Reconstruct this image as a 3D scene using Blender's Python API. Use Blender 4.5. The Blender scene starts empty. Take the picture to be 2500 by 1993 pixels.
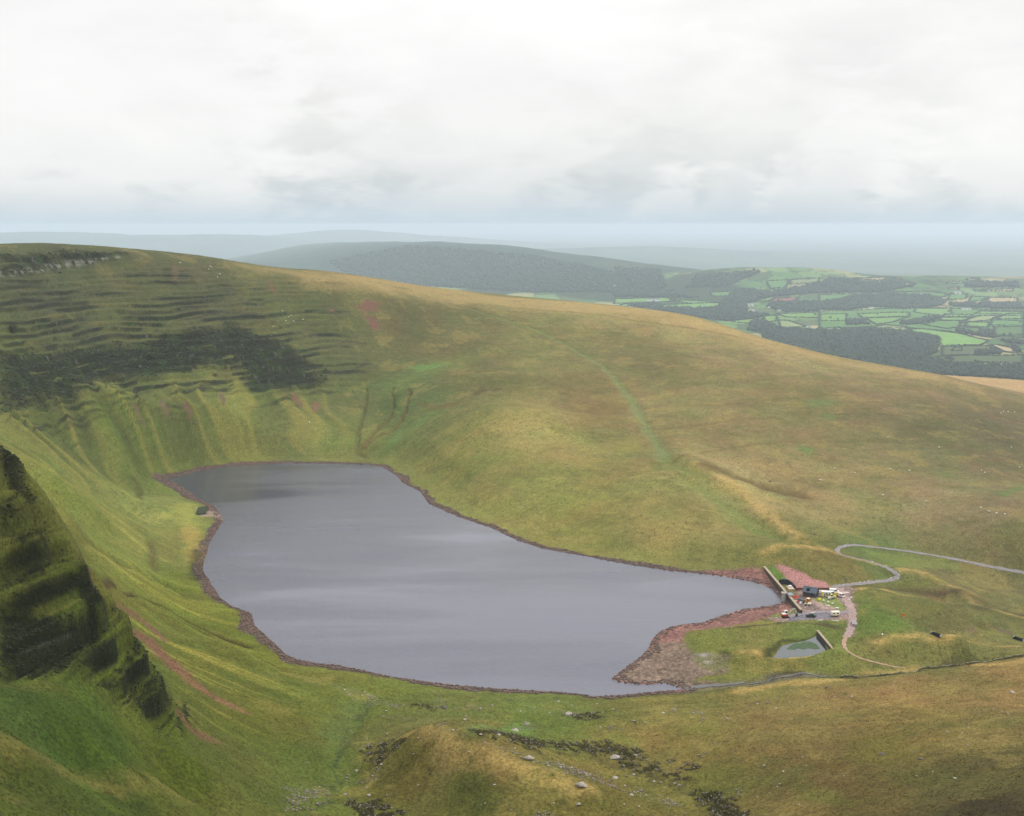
import bpy, bmesh, math, random
import numpy as np
from mathutils import Vector, Matrix
random.seed(7)
rng = np.random.default_rng(11)
R = math.radians
SC = bpy.context.scene
COL = SC.collection

# ------------------------------------------------------------------ camera
PW, PH, FPX = 2500.0, 1993.0, 2944.0
CAMH, PITCH = 200.0, R(8.63)
cam_d = bpy.data.cameras.new('camera'); cam = bpy.data.objects.new('camera', cam_d); COL.objects.link(cam)
cam.location = (0, 0, CAMH); cam.rotation_euler = (math.pi/2 - PITCH, 0, 0)
cam_d.sensor_fit = 'HORIZONTAL'; cam_d.sensor_width = 36.0; cam_d.lens = 36.0*FPX/PW
cam_d.clip_start = 0.5; cam_d.clip_end = 150000
SC.camera = cam
SC.view_settings.view_transform = 'Standard'; SC.view_settings.look = 'None'
SC.view_settings.exposure = 0.13; SC.view_settings.gamma = 1.0
SC.cycles.volume_bounces = 4; SC.cycles.max_bounces = 8

CP, SP = math.cos(PITCH), math.sin(PITCH)
def raydir(u, v):
    xr = (u-PW/2)/FPX; yu = (PH/2-v)/FPX
    d = np.array([xr, CP+yu*SP, -SP+yu*CP]); return d/math.hypot(d[0], d[1])   # unit horizontal length
# ------------------------------------------------------------------ sky and sun
SUN_EL, SUN_AZ = R(46), R(62)          # azimuth from +y towards +x
w = bpy.data.worlds.new('World'); SC.world = w; w.use_nodes = True
NT = w.node_tree; NT.nodes.clear()
def nn(nt, t, **kw):
    n = nt.nodes.new(t)
    for k, v in kw.items(): setattr(n, k, v)
    return n
def math_n(nt, op, a, b=None, clamp=False):
    n = nn(nt, 'ShaderNodeMath', operation=op, use_clamp=clamp)
    for i, q in enumerate((a, b)):
        if q is None: continue
        if isinstance(q, (int, float)): n.inputs[i].default_value = q
        else: nt.links.new(q, n.inputs[i])
    return n.outputs[0]
def mix_n(nt, f, a, b, mode='MIX'):
    n = nn(nt, 'ShaderNodeMix', data_type='RGBA', blend_type=mode)
    for s, q in ((n.inputs[0], f), (n.inputs[6], a), (n.inputs[7], b)):
        if isinstance(q, (int, float)): s.default_value = q
        elif isinstance(q, tuple): s.default_value = (q + (1,))[:4]
        else: nt.links.new(q, s)
    return n.outputs[2]
def ramp_n(nt, f, stops, interp='LINEAR'):
    n = nn(nt, 'ShaderNodeValToRGB'); cr = n.color_ramp; cr.interpolation = interp
    while len(cr.elements) < len(stops): cr.elements.new(0.5)
    for e, (p, c) in zip(cr.elements, stops):
        e.position = p; e.color = (c if isinstance(c, tuple) else (c, c, c)) + (1,)
    nt.links.new(f, n.inputs[0]); return n.outputs[0]
def noise_n(nt, vec, scale, detail=4, rough=0.55, dist=0.0):
    n = nn(nt, 'ShaderNodeTexNoise'); n.inputs['Scale'].default_value = scale
    n.inputs['Detail'].default_value = detail; n.inputs['Roughness'].default_value = rough
    n.inputs['Distortion'].default_value = dist
    nt.links.new(vec, n.inputs['Vector']); return n.outputs[0]
sky = nn(NT, 'ShaderNodeTexSky'); sky.sky_type = 'NISHITA'; sky.sun_disc = False
sky.sun_elevation = SUN_EL; sky.sun_rotation = SUN_AZ
tc = nn(NT, 'ShaderNodeTexCoord')
sep = nn(NT, 'ShaderNodeSeparateXYZ'); NT.links.new(tc.outputs['Generated'], sep.inputs[0])
X, Y, Z = sep.outputs
el = math_n(NT, 'MAXIMUM', Z, 0.0)
cmb = nn(NT, 'ShaderNodeCombineXYZ'); NT.links.new(X, cmb.inputs[0]); NT.links.new(Y, cmb.inputs[1])
NT.links.new(math_n(NT, 'MULTIPLY', el, 2.6), cmb.inputs[2])
c1 = noise_n(NT, cmb.outputs[0], 3.2, 6, 0.5, 0.3)
c2 = noise_n(NT, cmb.outputs[0], 11.0, 7, 0.55, 0.4)
# grey base of the overcast brightening to the zenith (a real overcast does)
lowk = ramp_n(NT, el, [(0.0, 0.0), (0.03, 1.0)])
elw = math_n(NT, 'ADD', math_n(NT, 'MULTIPLY', math_n(NT, 'SUBTRACT', c1, 0.5), 0.06), math_n(NT, 'MULTIPLY', math_n(NT, 'SUBTRACT', c2, 0.5), 0.025))
elw = math_n(NT, 'ADD', el, math_n(NT, 'MULTIPLY', elw, lowk))
gr = ramp_n(NT, elw, [(0.0, (0.52, 0.635, 0.73)), (0.016, (0.56, 0.64, 0.69)), (0.034, (0.62, 0.66, 0.675)), (0.047, (0.70, 0.73, 0.73)), (0.078, (0.82, 0.825, 0.81)), (0.16, (0.90, 0.895, 0.88)), (0.30, (1.0, 1.0, 1.0)), (0.55, (1.25, 1.25, 1.27)), (1.0, (1.5, 1.5, 1.54))])
cl = ramp_n(NT, c1, [(0.30, 0.92), (0.5, 1.0), (0.68, 1.05)])
cl2 = ramp_n(NT, c2, [(0.3, 0.955), (0.5, 1.0), (0.7, 1.04)])
cloud = mix_n(NT, 1.0, mix_n(NT, 1.0, gr, cl, 'MULTIPLY'), cl2, 'MULTIPLY')
# brighter heaped cloud standing low over the farmland
def puff(u, v, rad, gain, cur):
    d = raydir(u, v); d = d/np.linalg.norm(d)
    vm = nn(NT, 'ShaderNodeVectorMath', operation='DISTANCE'); NT.links.new(tc.outputs['Generated'], vm.inputs[0]); vm.inputs[1].default_value = tuple(d)
    q = math_n(NT, 'ADD', vm.outputs['Value'], math_n(NT, 'MULTIPLY', math_n(NT, 'SUBTRACT', c3, 0.5), rad*2.2))
    f = math_n(NT, 'MULTIPLY', lowk, ramp_n(NT, math_n(NT, 'DIVIDE', q, rad), [(0.45, gain), (1.0, 0.0)], 'EASE'))
    return mix_n(NT, f, cur, (0.93, 0.93, 0.92))
c3 = noise_n(NT, cmb.outputs[0], 16.0, 6, 0.55, 0.3)
skm = mix_n(NT, 1.0, sky.outputs[0], (0.1, 0.1, 0.1), 'MULTIPLY')
for a in [(1640,500,.035,.45),(1780,480,.035,.3),(2050,430,.075,.5),(2220,480,.05,.35),(2420,410,.06,.5),(150,200,.25,.5),(1100,150,.2,.35)]: cloud = puff(*a, cloud)
fin = mix_n(NT, 0.96, skm, cloud)
bg = nn(NT, 'ShaderNodeBackground'); NT.links.new(fin, bg.inputs[0]); bg.inputs[1].default_value = 1.0
wo = nn(NT, 'ShaderNodeOutputWorld'); NT.links.new(bg.outputs[0], wo.inputs[0])
sd = bpy.data.lights.new('sun', 'SUN'); sd.energy = 1.5; sd.angle = R(12); sd.color = (1.0, 0.95, 0.87)
so = bpy.data.objects.new('sun', sd); COL.objects.link(so)
sv = Vector((math.sin(SUN_AZ)*math.cos(SUN_EL), math.cos(SUN_AZ)*math.cos(SUN_EL), math.sin(SUN_EL)))
so.rotation_euler = sv.to_track_quat('Z', 'Y').to_euler(); so.location = (0, 0, 400)

# ------------------------------------------------------------------ small numeric helpers
def lin(c):
    c = np.asarray(c, float)/255.0
    return np.where(c <= 0.04045, c/12.92, ((c+0.055)/1.055)**2.4)
def sst(a, b, x):
    t = np.clip((x-a)/(b-a), 0, 1); return t*t*(3-2*t)
def perlin(x, y, seed=0):
    xi = np.floor(x); yi = np.floor(y); fx = x-xi; fy = y-yi
    xi = xi.astype(np.int64); yi = yi.astype(np.int64)
    def g(ix, iy, dx, dy):
        h = (ix*374761393 + iy*668265263 + seed*974711) & 0xffffffff
        h = ((h ^ (h >> 13))*1274126177) & 0xffffffff
        h = h ^ (h >> 16)
        a = h.astype(np.float64)*(2*math.pi/4294967296.0)
        return np.cos(a)*dx + np.sin(a)*dy
    ux = fx*fx*fx*(fx*(fx*6-15)+10); uy = fy*fy*fy*(fy*(fy*6-15)+10)
    n0 = g(xi, yi, fx, fy)*(1-ux) + g(xi+1, yi, fx-1, fy)*ux
    n1 = g(xi, yi+1, fx, fy-1)*(1-ux) + g(xi+1, yi+1, fx-1, fy-1)*ux
    return (n0*(1-uy) + n1*uy)*1.5
def fbm(x, y, o=4, seed=0, gain=0.5):
    s = 0; a = 1; t = 0
    for i in range(o):
        s = s + a*perlin(x*2**i + 17.3*i, y*2**i - 9.1*i, seed+i); t += a; a *= gain
    return s/t
def at_z(u, v, z):
    d = raydir(u, v); r = (z-CAMH)/d[2]; return np.array([d[0]*r, d[1]*r, z])
def at_r(u, v, r):
    d = raydir(u, v); return np.array([d[0]*r, d[1]*r, CAMH+d[2]*r])
def project(x, y, z):
    dz = z-CAMH; f = y*CP - dz*SP; up = y*SP + dz*CP
    return PW/2 + FPX*x/f, PH/2 - FPX*up/f
def seg_dist(px, py, A, B):
    ex, ey = B[0]-A[0], B[1]-A[1]; L = ex*ex+ey*ey+1e-9
    t = np.clip(((px-A[0])*ex+(py-A[1])*ey)/L, 0, 1)
    return np.hypot(px-A[0]-t*ex, py-A[1]-t*ey), t
def poly_sd(px, py, P):
    d = np.full(px.shape, 1e9); ins = np.zeros(px.shape, bool); n = len(P)
    for i in range(n):
        A, B = P[i], P[(i+1) % n]
        d = np.minimum(d, seg_dist(px, py, A, B)[0])
        c = (A[1] > py) != (B[1] > py)
        with np.errstate(divide='ignore', invalid='ignore'):
            xi = (B[0]-A[0])*(py-A[1])/(B[1]-A[1]+1e-12)+A[0]
        ins ^= c & (px < xi)
    return np.where(ins, -d, d)

# ------------------------------------------------------------------ the terrain: control points
LAKE_PX = [(411,1170),(440,1163),(494,1148.5),(566,1137),(638,1134),(711,1132),(783,1132),(884,1134),(930,1138.6),(967.5,1161.6),(984,1180),(1026,1201),(1047,1231),(1118,1262),(1198,1289),(1261,1319),(1323,1340),(1428,1358),(1512,1375),(1575,1385),(1636,1394.5),(1707,1400.6),(1764,1408),(1821,1417),(1863,1428),(1892,1443),(1906,1462),(1911,1472),(1882,1479),(1811,1488),(1750,1507),(1716,1520),(1669,1524),(1636,1531),(1610,1542.6),(1593,1559),(1582,1583),(1565,1602),(1541,1620.6),(1513,1640),(1492,1658.5),(1508,1664),(1541,1670),(1584,1673),(1622,1668),(1660,1680),(1669,1684.5),(1636,1686),(1575,1691),(1527,1696),(1490,1699),(1446,1700),(1412,1693.5),(1368,1690),(1256,1683.5),(1173,1678),(1090,1671),(1012,1660),(950,1651),(895,1638),(834,1625),(772,1618),(729,1611),(696,1596),(667,1567),(638,1542),(622,1527),(615,1498.5),(599,1491),(566,1480),(541,1462),(523,1437),(509,1412),(496,1394),(496,1379),(505,1354),(512,1325),(530,1296),(541,1276.6),(546,1271),(537,1253),(523,1235),(505,1226),(487,1219),(469,1204),(444,1188),(422,1177)]
LAKE = [tuple(at_z(u, v, 0)[:2]) for u, v in LAKE_PX]
CPTS = []
def cz(u, v, z): CPTS.append(at_z(u, v, z))
def cr(u, v, r): CPTS.append(at_r(u, v, r))
def cw(x, y, z): CPTS.append(np.array([x, y, z], float))
for i, (x, y) in enumerate(LAKE):
    if i % 2 == 0: cw(x, y, 0.3)
for u, v in [(700,1200),(900,1300),(700,1450),(900,1560),(1200,1500),(1400,1600),(1500,1450),(1700,1450)]: cz(u, v, -9)
# ridge skyline and headwall
for p in [(0,609,1220),(162,607,1260),(309,617,1300),(417,625,1330),(543,640,1360),(668,660,1400),(750,681,1405),(900,704,1410),(967,716,1430),(1156,743,1480),
          (664,655,1640),(751,664,1660),(900,680,1680),(1040,700,1680),(1177,720,1680),(1300,731,1660),(1428,741,1640),(1596,757,1600),(1700,775,1560),(1800,808,1520),(1900,838,1480),(2000,862,1460),(2150,892,1440),(2300,918,1425),(2394,948,1410),(2500,977,1400),
          (0,622,1330),(162,620,1380),(309,630,1420),(417,640,1450),(543,654,1480),(1800,822,1680),(1900,853,1640),(2000,878,1620),(2150,910,1600),(2300,931,1580),(1700,790,1760),(1850,850,1900),(2050,900,1900),(2200,918,1880),(2340,919,1760),(2420,924,1780),(2500,930,1800)]: cr(*p)
for p in [(500,760,1240),(500,840,1165),(500,950,1095),(500,1060,1030),(0,700,1130),(0,800,1070),(0,870,1020),(0,1000,920),(0,1080,850),
          (250,700,1225),(250,800,1170),(250,850,1125),(250,950,1050),(250,1080,950),(250,1170,872),(390,1080,985),(390,960,1075),(390,800,1190),
          (750,800,1310),(750,900,1215),(750,1000,1125),(750,1080,1060),(640,820,1235),(640,940,1150),
          (1000,850,1300),(1000,950,1160),(1000,1050,1060),(880,1000,1150),(880,1090,1045),
          (1250,850,1310),(1250,920,1160),(1250,1000,1010),(1250,1100,925),(1250,1200,845),(1450,860,1360),(1450,940,1200),(1450,1010,1090),(1450,1080,960),(1450,1180,860),(1450,1280,775),
          (1700,880,1280),(1700,1000,1060),(1700,1130,885),(1700,1250,776),(1650,1330,722),(2000,900,1350),(2000,1050,1060),(2000,1200,888),(1850,1300,762),(1850,1220,838),
          (2300,1000,1190),(2300,1150,975),(2300,1250,850),(2500,1040,1240),(2500,1150,1015),(2500,1300,815)]: cr(*p)
# humps and flats by the dam
for p in [(1912,1334,11),(1967,1338,9),(2010,1346,6),(2060,1357,2.5),(2116,1369,0),(2163,1384,-2),(2187,1399,-2.5),(2040,1343,0),(2120,1343,-2),(2250,1355,-6),(2400,1378,-9),(2500,1392,-11),
          (1880,1390,4),(1960,1410,5),(2050,1410,3),(2000,1425,2),(1960,1470,1),(2040,1470,0.5),(1990,1510,0.5),(2070,1520,0),(2080,1440,0),
          (2130,1445,-2),(2200,1440,-7),(2300,1480,-12),(2190,1450,1.0),(2150,1447,2),(2350,1468,-3),(2300,1455,-9),(2400,1490,-9),
          (2120,1500,3),(2200,1505,2),(2280,1560,-7),(2400,1560,-10),(2500,1565,-12),(2500,1480,-14),(2160,1575,-1),(2250,1561,0),(2350,1570,-1),(2200,1600,-4),(2350,1605,-7),(2480,1585,-6),
          (1800,1540,2),(1750,1580,2),(1850,1560,1),(1950,1545,2),(2030,1560,0),(2060,1600,0.5),(1800,1620,3),(1900,1610,3),(2000,1610,2.5),(1850,1650,0.5),(1950,1635,2),
          (1700,1650,0.6),(1780,1670,-0.3),(1860,1662,-0.6),(1940,1648,-1.2),(2040,1654,-2),(2190,1644,-5),(2290,1632,-8),(2400,1615,-10),
          (1914,1694,5),(1962,1684,5),(2027,1672,5),(2076,1661,4.5),(2190,1648,5),(2287,1636,5.5),(2384,1623,6),(2500,1608,6)]: cz(*p)
# foreground moor and moraine
for p in [(1350,1712,2),(1500,1712,2.5),(1500,1750,7),(1700,1720,4.5),(1750,1900,16),(1900,1800,19),(2000,1750,15),(2200,1700,14),(2200,1850,33),(2200,1993,46),(2500,1993,62),(2500,1800,38),(2500,1700,21),(1900,1993,28),(1700,1993,17),
          (1034,1778,26),(1090,1817,27),(1162,1845,27),(1300,1885,27),(1450,1930,26),(1080,1880,21),(1080,1993,17),(1250,1993,21),(1400,1993,22),(1400,1860,11),(1550,1940,12),(1250,1770,7),(1130,1735,5),(1000,1715,5),
          (900,1800,10),(850,1900,13),(960,1800,17),(930,1900,15),(900,1700,5),(800,1700,8),(700,1650,9),(800,1850,16),(850,1960,17),(1600,1850,9),
          (500,1720,30),(600,1850,28),(600,1740,22),(600,1980,38),(700,1930,25),(400,1900,52),(400,1980,60),(200,1900,72),(0,1900,91),(0,1993,96),(200,1993,80),
          (350,1280,4),(430,1300,1.6),(300,1190,9),(380,1180,3),(430,1400,3)]: cz(*p)
# the buttress and the slope behind it
for p in [(0,1640,318),(0,1560,326),(0,1470,334),(0,1300,342),(0,1200,348),(0,1168,352),(50,1208,352),(0,1720,290),(0,1800,262),(93,1229,354),(120,1330,352),(190,1380,352),(232,1426,352),(261,1500,352),(267,1542,354),(330,1570,361),(394,1670,371),(440,1750,378),
          (520,1850,354),(480,1930,326),(440,1830,336),(130,1640,326),(130,1540,336),(130,1460,342),(250,1640,343),(60,1300,345),(60,1400,341),(200,1560,341),(130,1720,300),(250,1750,318),(330,1700,353),(330,1800,326),
          (60,1130,765),(60,1180,690),(150,1180,725),(150,1240,642),(150,1300,562),(150,1335,520),(266,1240,790),(266,1300,722),(266,1360,642),(266,1420,570),(266,1480,508),(372,1360,702),(372,1420,640),(372,1480,576),(372,1540,516),(372,1600,462),(372,1630,438),(478,1510,600),(478,1570,536),(478,1630,480),(478,1690,436),(478,1750,402),(560,1570,520)]: cr(*p)
for p in [(-200,430,74),(-218,520,66),(-160,405,72),(-262,640,56),(-300,330,160),(-230,250,146),(-380,480,150),(-380,650,115),(-450,800,105),(-560,1000,140),(-620,1250,170),(-700,1500,150),(-300,150,175),(-150,100,165),
          (0,0,195),(0,-150,205),(-200,-100,205),(200,-100,200),(0,90,125),(0,190,72),(0,270,35),(-80,180,97),(110,190,78),(100,90,130),(250,200,88),(400,250,80),(300,100,130),(450,400,30),(500,550,5),(550,700,-20),(650,900,-15),(800,1200,-20),(800,700,-25),(850,400,20),
          (-700,1800,110),(-300,1950,110),(0,2050,70),(300,2050,30),(600,2000,-60),(850,1900,-70),(-900,2600,-20),(0,2700,-90),(700,2600,-200),(1200,2400,-200),(1200,1500,-60),
          (-1500,3300,-330),(-700,3400,-330),(0,3400,-330),(700,3300,-330),(1500,3100,-330),(-1500,1500,150),(1500,1000,-40),(1500,300,40),(-1200,500,190)]: cw(*p)
CPTS = np.array(CPTS); _S = 500.0
def tps(r2): return 0.5*r2*np.log(r2+1e-12)
def fit_tps(P):
    n = len(P); q = P[:, :2]/_S
    r2 = ((q[:, None]-q[None])**2).sum(-1); A = np.zeros((n+3, n+3))
    A[:n, :n] = tps(r2) + np.eye(n)*3e-5; A[:n, n] = 1; A[:n, n+1:] = q; A[n, :n] = 1; A[n+1:, :n] = q.T
    return q, np.linalg.solve(A, np.concatenate([P[:, 2], np.zeros(3)]))
TQ, TW = fit_tps(CPTS)
def rbf(x, y):
    x = np.ravel(x)/_S; y = np.ravel(y)/_S; out = np.empty(x.shape); n = len(TQ)
    q2 = (TQ.astype(np.float32)**2).sum(1)
    for s in range(0, len(x), 60000):
        xs = x[s:s+60000].astype(np.float32); ys = y[s:s+60000].astype(np.float32)
        r2 = (xs[:, None]-TQ[None, :, 0].astype(np.float32))**2 + (ys[:, None]-TQ[None, :, 1].astype(np.float32))**2
        out[s:s+60000] = (0.5*r2*np.log(r2+1e-12)) @ TW[:n].astype(np.float32) + TW[n] + TW[n+1]*xs + TW[n+2]*ys
    return out
LK = np.array(LAKE); LKC = LK.mean(0)
def lake_sd(x, y):
    d = np.full(x.shape, 400.0)
    m = (x > LK[:, 0].min()-150) & (x < LK[:, 0].max()+150) & (y > LK[:, 1].min()-150) & (y < LK[:, 1].max()+150)
    d[m] = poly_sd(x[m], y[m], LAKE); return d
def base_height(x, y, sdl=None):
    z = rbf(x, y)
    if sdl is None: sdl = lake_sd(np.ravel(x), np.ravel(y))
    bz = np.where(sdl > 0, 0.06*sdl+0.0009*sdl**2, 0.12*sdl)
    k = sst(6, 45, np.abs(sdl))
    z = np.maximum(z, np.where((sdl > 0) & (sdl < 15), 0.02*sdl+0.05, -1e9))
    z = bz*(1-k) + z*k
    return np.where(sdl < 0, np.minimum(z, 0.12*np.maximum(sdl, -40)), z)
# coarse grid for tracing picture points onto the ground
GX = np.arange(-800, 1301, 5.0); GY = np.arange(100, 3300, 5.0)
gx, gy = np.meshgrid(GX, GY); GZ = base_height(gx.ravel(), gy.ravel()).reshape(gx.shape)
def grid_z(x, y):
    fx = np.clip((x-GX[0])/5.0, 0, len(GX)-1.001); fy = np.clip((y-GY[0])/5.0, 0, len(GY)-1.001)
    i = fx.astype(int); j = fy.astype(int); a = fx-i; b = fy-j
    return (GZ[j, i]*(1-a)+GZ[j, i+1]*a)*(1-b) + (GZ[j+1, i]*(1-a)+GZ[j+1, i+1]*a)*b
_rs = np.concatenate([np.arange(180, 1000, 1.0), np.arange(1000, 3200, 2.0)])
def trace(u, v, zf=None):
    d = raydir(u, v); x = d[0]*_rs; y = d[1]*_rs; z = CAMH+d[2]*_rs
    g = (zf or grid_z)(x, y); hit = np.nonzero(z < g)[0]
    i = hit[0] if len(hit) else len(_rs)-1
    i = max(i, 1); a0 = z[i-1]-g[i-1]; a1 = z[i]-g[i]; t = a0/(a0-a1+1e-9) if len(hit) else 1
    r = _rs[i-1]+(_rs[i]-_rs[i-1])*min(max(t, 0), 1)
    return np.array([d[0]*r, d[1]*r])
def W(pts): return [tuple(trace(u, v)) for u, v in pts]
def smooth_line(P, n=6):
    P = np.array(P); out = []
    for i in range(len(P)-1):
        p0, p1, p2, p3 = P[max(i-1, 0)], P[i], P[i+1], P[min(i+2, len(P)-1)]
        for k in range(n):
            t = k/n; out.append(0.5*((2*p1)+(-p0+p2)*t+(2*p0-5*p1+4*p2-p3)*t*t+(-p0+3*p1-3*p2+p3)*t**3))
    out.append(P[-1]); return [tuple(q) for q in out]

# ------------------------------------------------------------------ the terrain mesh grid (fans out from the ridge the photo was taken from)
az_in = np.arctan(np.linspace(math.tan(R(-24.6)), math.tan(R(24.6)), 1120))
az = np.concatenate([np.linspace(R(-70), R(-25), 70), az_in, np.linspace(R(25), R(70), 70)])
rr = np.concatenate([np.geomspace(4, 198, 45), np.arange(200, 275, 1.1), np.arange(275, 375, 0.42), np.arange(375, 520, 1.1), np.arange(520, 1000, 1.5), np.arange(1000, 1480, 1.5), np.arange(1480, 1850, 3.0), np.geomspace(1860, 3600, 45)])
NA, NR = len(az), len(rr)
AZ, RR = np.meshgrid(az, rr)
VX = (RR*np.sin(AZ)).ravel(); VY = (RR*np.cos(AZ)).ravel()
SDL = lake_sd(VX, VY)
VZ = base_height(VX, VY, SDL)
def idx_box(P, pad):
    P = np.array(P); return np.nonzero((VX > P[:, 0].min()-pad) & (VX < P[:, 0].max()+pad) & (VY > P[:, 1].min()-pad) & (VY < P[:, 1].max()+pad))[0]
def poly_mask(px, feather=4.0, wob=3.0, wsc=12.0, world=False, seed=3):
    P = px if world else W(px); I = idx_box(P, feather+wob*2+2)
    d = poly_sd(VX[I], VY[I], P)
    if wob: d = d + wob*fbm(VX[I]/wsc, VY[I]/wsc, 4, seed, 0.6)
    return I, 1-sst(-feather, feather, d)
def stroke_mask(px, w0, w1=None, feather=0.6, wob=0.0, wsc=10.0, world=False, smooth=True, seed=5):
    P = px if world else W(px)
    if smooth: P = smooth_line(P, 5)
    w1 = w0 if w1 is None else w1; I = idx_box(P, max(w0, w1)*2+6)
    x, y = VX[I], VY[I]
    if wob: x, y = x+wob*fbm(x/wsc, y/wsc, 3, seed), y+wob*fbm(x/wsc, y/wsc, 3, seed+9)
    best = np.full(x.shape, 1e9); wid = np.full(x.shape, float(w0)); n = len(P)-1
    for i in range(n):
        d, t = seg_dist(x, y, P[i], P[i+1]); ww = w0+(w1-w0)*(i+t)/n; q = d/ww
        m = q < best; best[m] = q[m]
    return I, 1-sst(1-feather, 1+feather, best)

def grid_mesh(name, vx, vy, vz, nr, na, cols=None):
    me = bpy.data.meshes.new(name); n = nr*na
    me.vertices.add(n); co = np.empty((n, 3), np.float32); co[:, 0] = vx; co[:, 1] = vy; co[:, 2] = vz
    me.vertices.foreach_set('co', co.ravel())
    j, i = np.meshgrid(np.arange(nr-1), np.arange(na-1), indexing='ij'); a = (j*na+i).ravel()
    q = np.stack([a, a+1, a+na+1, a+na], 1).astype(np.int32); nf = len(q)
    me.loops.add(nf*4); me.loops.foreach_set('vertex_index', q.ravel())
    me.polygons.add(nf); me.polygons.foreach_set('loop_start', np.arange(0, nf*4, 4, dtype=np.int32))
    me.polygons.foreach_set('use_smooth', np.ones(nf, bool))
    me.update(calc_edges=True)
    for k, c in (cols or {}).items():
        at = me.attributes.new(k, 'FLOAT_COLOR', 'POINT'); d = np.ones((n, 4), np.float32); d[:, :c.shape[1]] = c
        at.data.foreach_set('color', d.ravel())
    o = bpy.data.objects.new(name, me); COL.objects.link(o); return o

# ------------------------------------------------------------------ shaping the ground: gullies, strata, hummocks
N1 = fbm(VX/60, VY/60, 4, 21); N2 = fbm(VX/14, VY/14, 4, 33); N3 = fbm(VX/4.5, VY/4.5, 3, 41)
land = sst(2, 25, SDL)
near = RR.ravel() < 1900
DZ = land*(0.9*N1 + 0.45*N2*sst(150, 400, RR.ravel()) + 0.12*N3 + 0.28*sst(1100, 500, RR.ravel())*fbm(VX/5.5, VY/7, 3, 43, 0.6))
# gullied fans running down to the water on the headwall and the left flank
CX, CY = 110.0, 500.0
PHI = np.arctan2(VY-CY, VX-CX); RC = np.hypot(VX-CX, VY-CY)
phn = PHI + 0.05*fbm(VX/90, VY/90, 2, 51)
fan = 0.45-np.abs(fbm(phn*16, RC/500, 3, 61))*1.3
fan2 = fbm(phn*42, RC/300, 3, 71)
I, m = poly_mask([(0,1000),(250,945),(480,925),(640,960),(790,965),(850,1080),(700,1125),(450,1150),(300,1180),(120,1190),(0,1110)], 25, 0)
FANM = np.zeros(VX.shape); FANM[I] = m
I, m = poly_mask([(110,1200),(300,1200),(420,1310),(480,1440),(600,1580),(700,1680),(620,1800),(480,1780),(400,1660),(290,1500),(170,1340)], 20, 0)
FLKM = np.zeros(VX.shape); FLKM[I] = m
# the left flank: fall lines run down to the lake side by side
ang = R(12); fl = (VY-500)*math.cos(ang) + (VX+200)*math.sin(ang); al = (VX+200)*math.cos(ang) - (VY-500)*math.sin(ang)
flk = fbm(fl/26, al/300, 3, 81); flk2 = fbm(fl/7, al/160, 3, 82)
DZ += FANM*(9.0*fan*sst(12, 50, VZ+10) + 0.9*fan2)
DZ += FLKM*(1.7*flk + 0.55*flk2)
# the grassy slope below the buttress, combed along its fall line
I, m = poly_mask([(0,1660),(250,1700),(430,1800),(640,1850),(640,1993),(0,1993)], 14, 0)
BLM = np.zeros(VX.shape); BLM[I] = m
ang2 = R(-18); bl = VY*math.cos(ang2) - VX*math.sin(ang2); ba = VX*math.cos(ang2) + VY*math.sin(ang2)
blk = fbm(bl/13, ba/90, 3, 91)
DZ += BLM*0.75*blk
# strata
tilt = VZ + 0.02*VX
arc = np.arctan2(VY-800, VX+60)*430
st_h = fbm(arc/70, tilt/5.5, 5, 101, 0.6)          # headwall beds
st_f = fbm(arc/22, tilt/2.4, 4, 111, 0.6)
st_l = fbm(arc/55+0.2*N1, tilt/2.2, 4, 115, 0.55); st_m = fbm(arc/120, tilt/14, 3, 117)
LEDGES = [
 [(0,868),(75,872),(146,860),(292,847),(417,822),(480,807),(563,801),(647,826),(710,851),(785,906),(772,951),(701,956),(605,953),(600,905),(459,910),(334,926),(250,939),(188,968),(104,981),(0,1010)],
 [(0,628),(150,618),(309,620),(250,636),(146,653),(70,664),(0,672)],
]
CLIFF = np.zeros(VX.shape)
for P in LEDGES:
    I, m = poly_mask(P, 12, 14, 22, seed=7); CLIFF[I] = np.maximum(CLIFF[I], m)
I, m = poly_mask([(0,690),(250,690),(520,740),(660,740),(800,860),(830,930),(780,965),(650,985),(500,965),(250,1000),(0,1040)], 30, 20, 40, seed=8)
ZONE = np.zeros(VX.shape); ZONE[I] = m
I, m = poly_mask([(0,640),(250,640),(520,660),(700,690),(830,760),(900,900),(820,930),(700,840),(520,770),(250,830),(0,850)], 25, 20, 40, seed=18)
ZONE2 = np.zeros(VX.shape); ZONE2[I] = m
# bands of the near buttress
def bmask(P, f=1.6, w=2.2, s=4.0, seed=9):
    I, m = poly_mask(P, f, w, s, seed=seed); return I, m
BUTT = np.zeros(VX.shape)
for P in [[(0,1478),(80,1482),(159,1521),(205,1500),(196,1430),(191,1377),(234,1420),(262,1473),(266,1521),(240,1575),(190,1612),(149,1640),(64,1645),(0,1625)],
          [(0,1105),(30,1118),(60,1165),(98,1225),(102,1245),(70,1242),(32,1190),(0,1160)],
          [(88,1262),(108,1268),(121,1350),(112,1385),(80,1412),(32,1424),(0,1452),(0,1404),(53,1377),(99,1345)],
          [(329,1540),(344,1590),(322,1645),(266,1690),(240,1666),(295,1629),(322,1585)],
          [(391,1640),(405,1691),(390,1735),(368,1722),(392,1690)], [(367,1650),(376,1660),(335,1722),(322,1716),(352,1678)],
          [(452,1712),(460,1749),(436,1780),(432,1772),(446,1735)], [(40,1300),(70,1310),(60,1350),(30,1352)], [(0,1250),(30,1240),(34,1270),(0,1285)]]:
    I, m = bmask(P); BUTT[I] = np.maximum(BUTT[I], m)
BZ = np.zeros(VX.shape)
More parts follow.
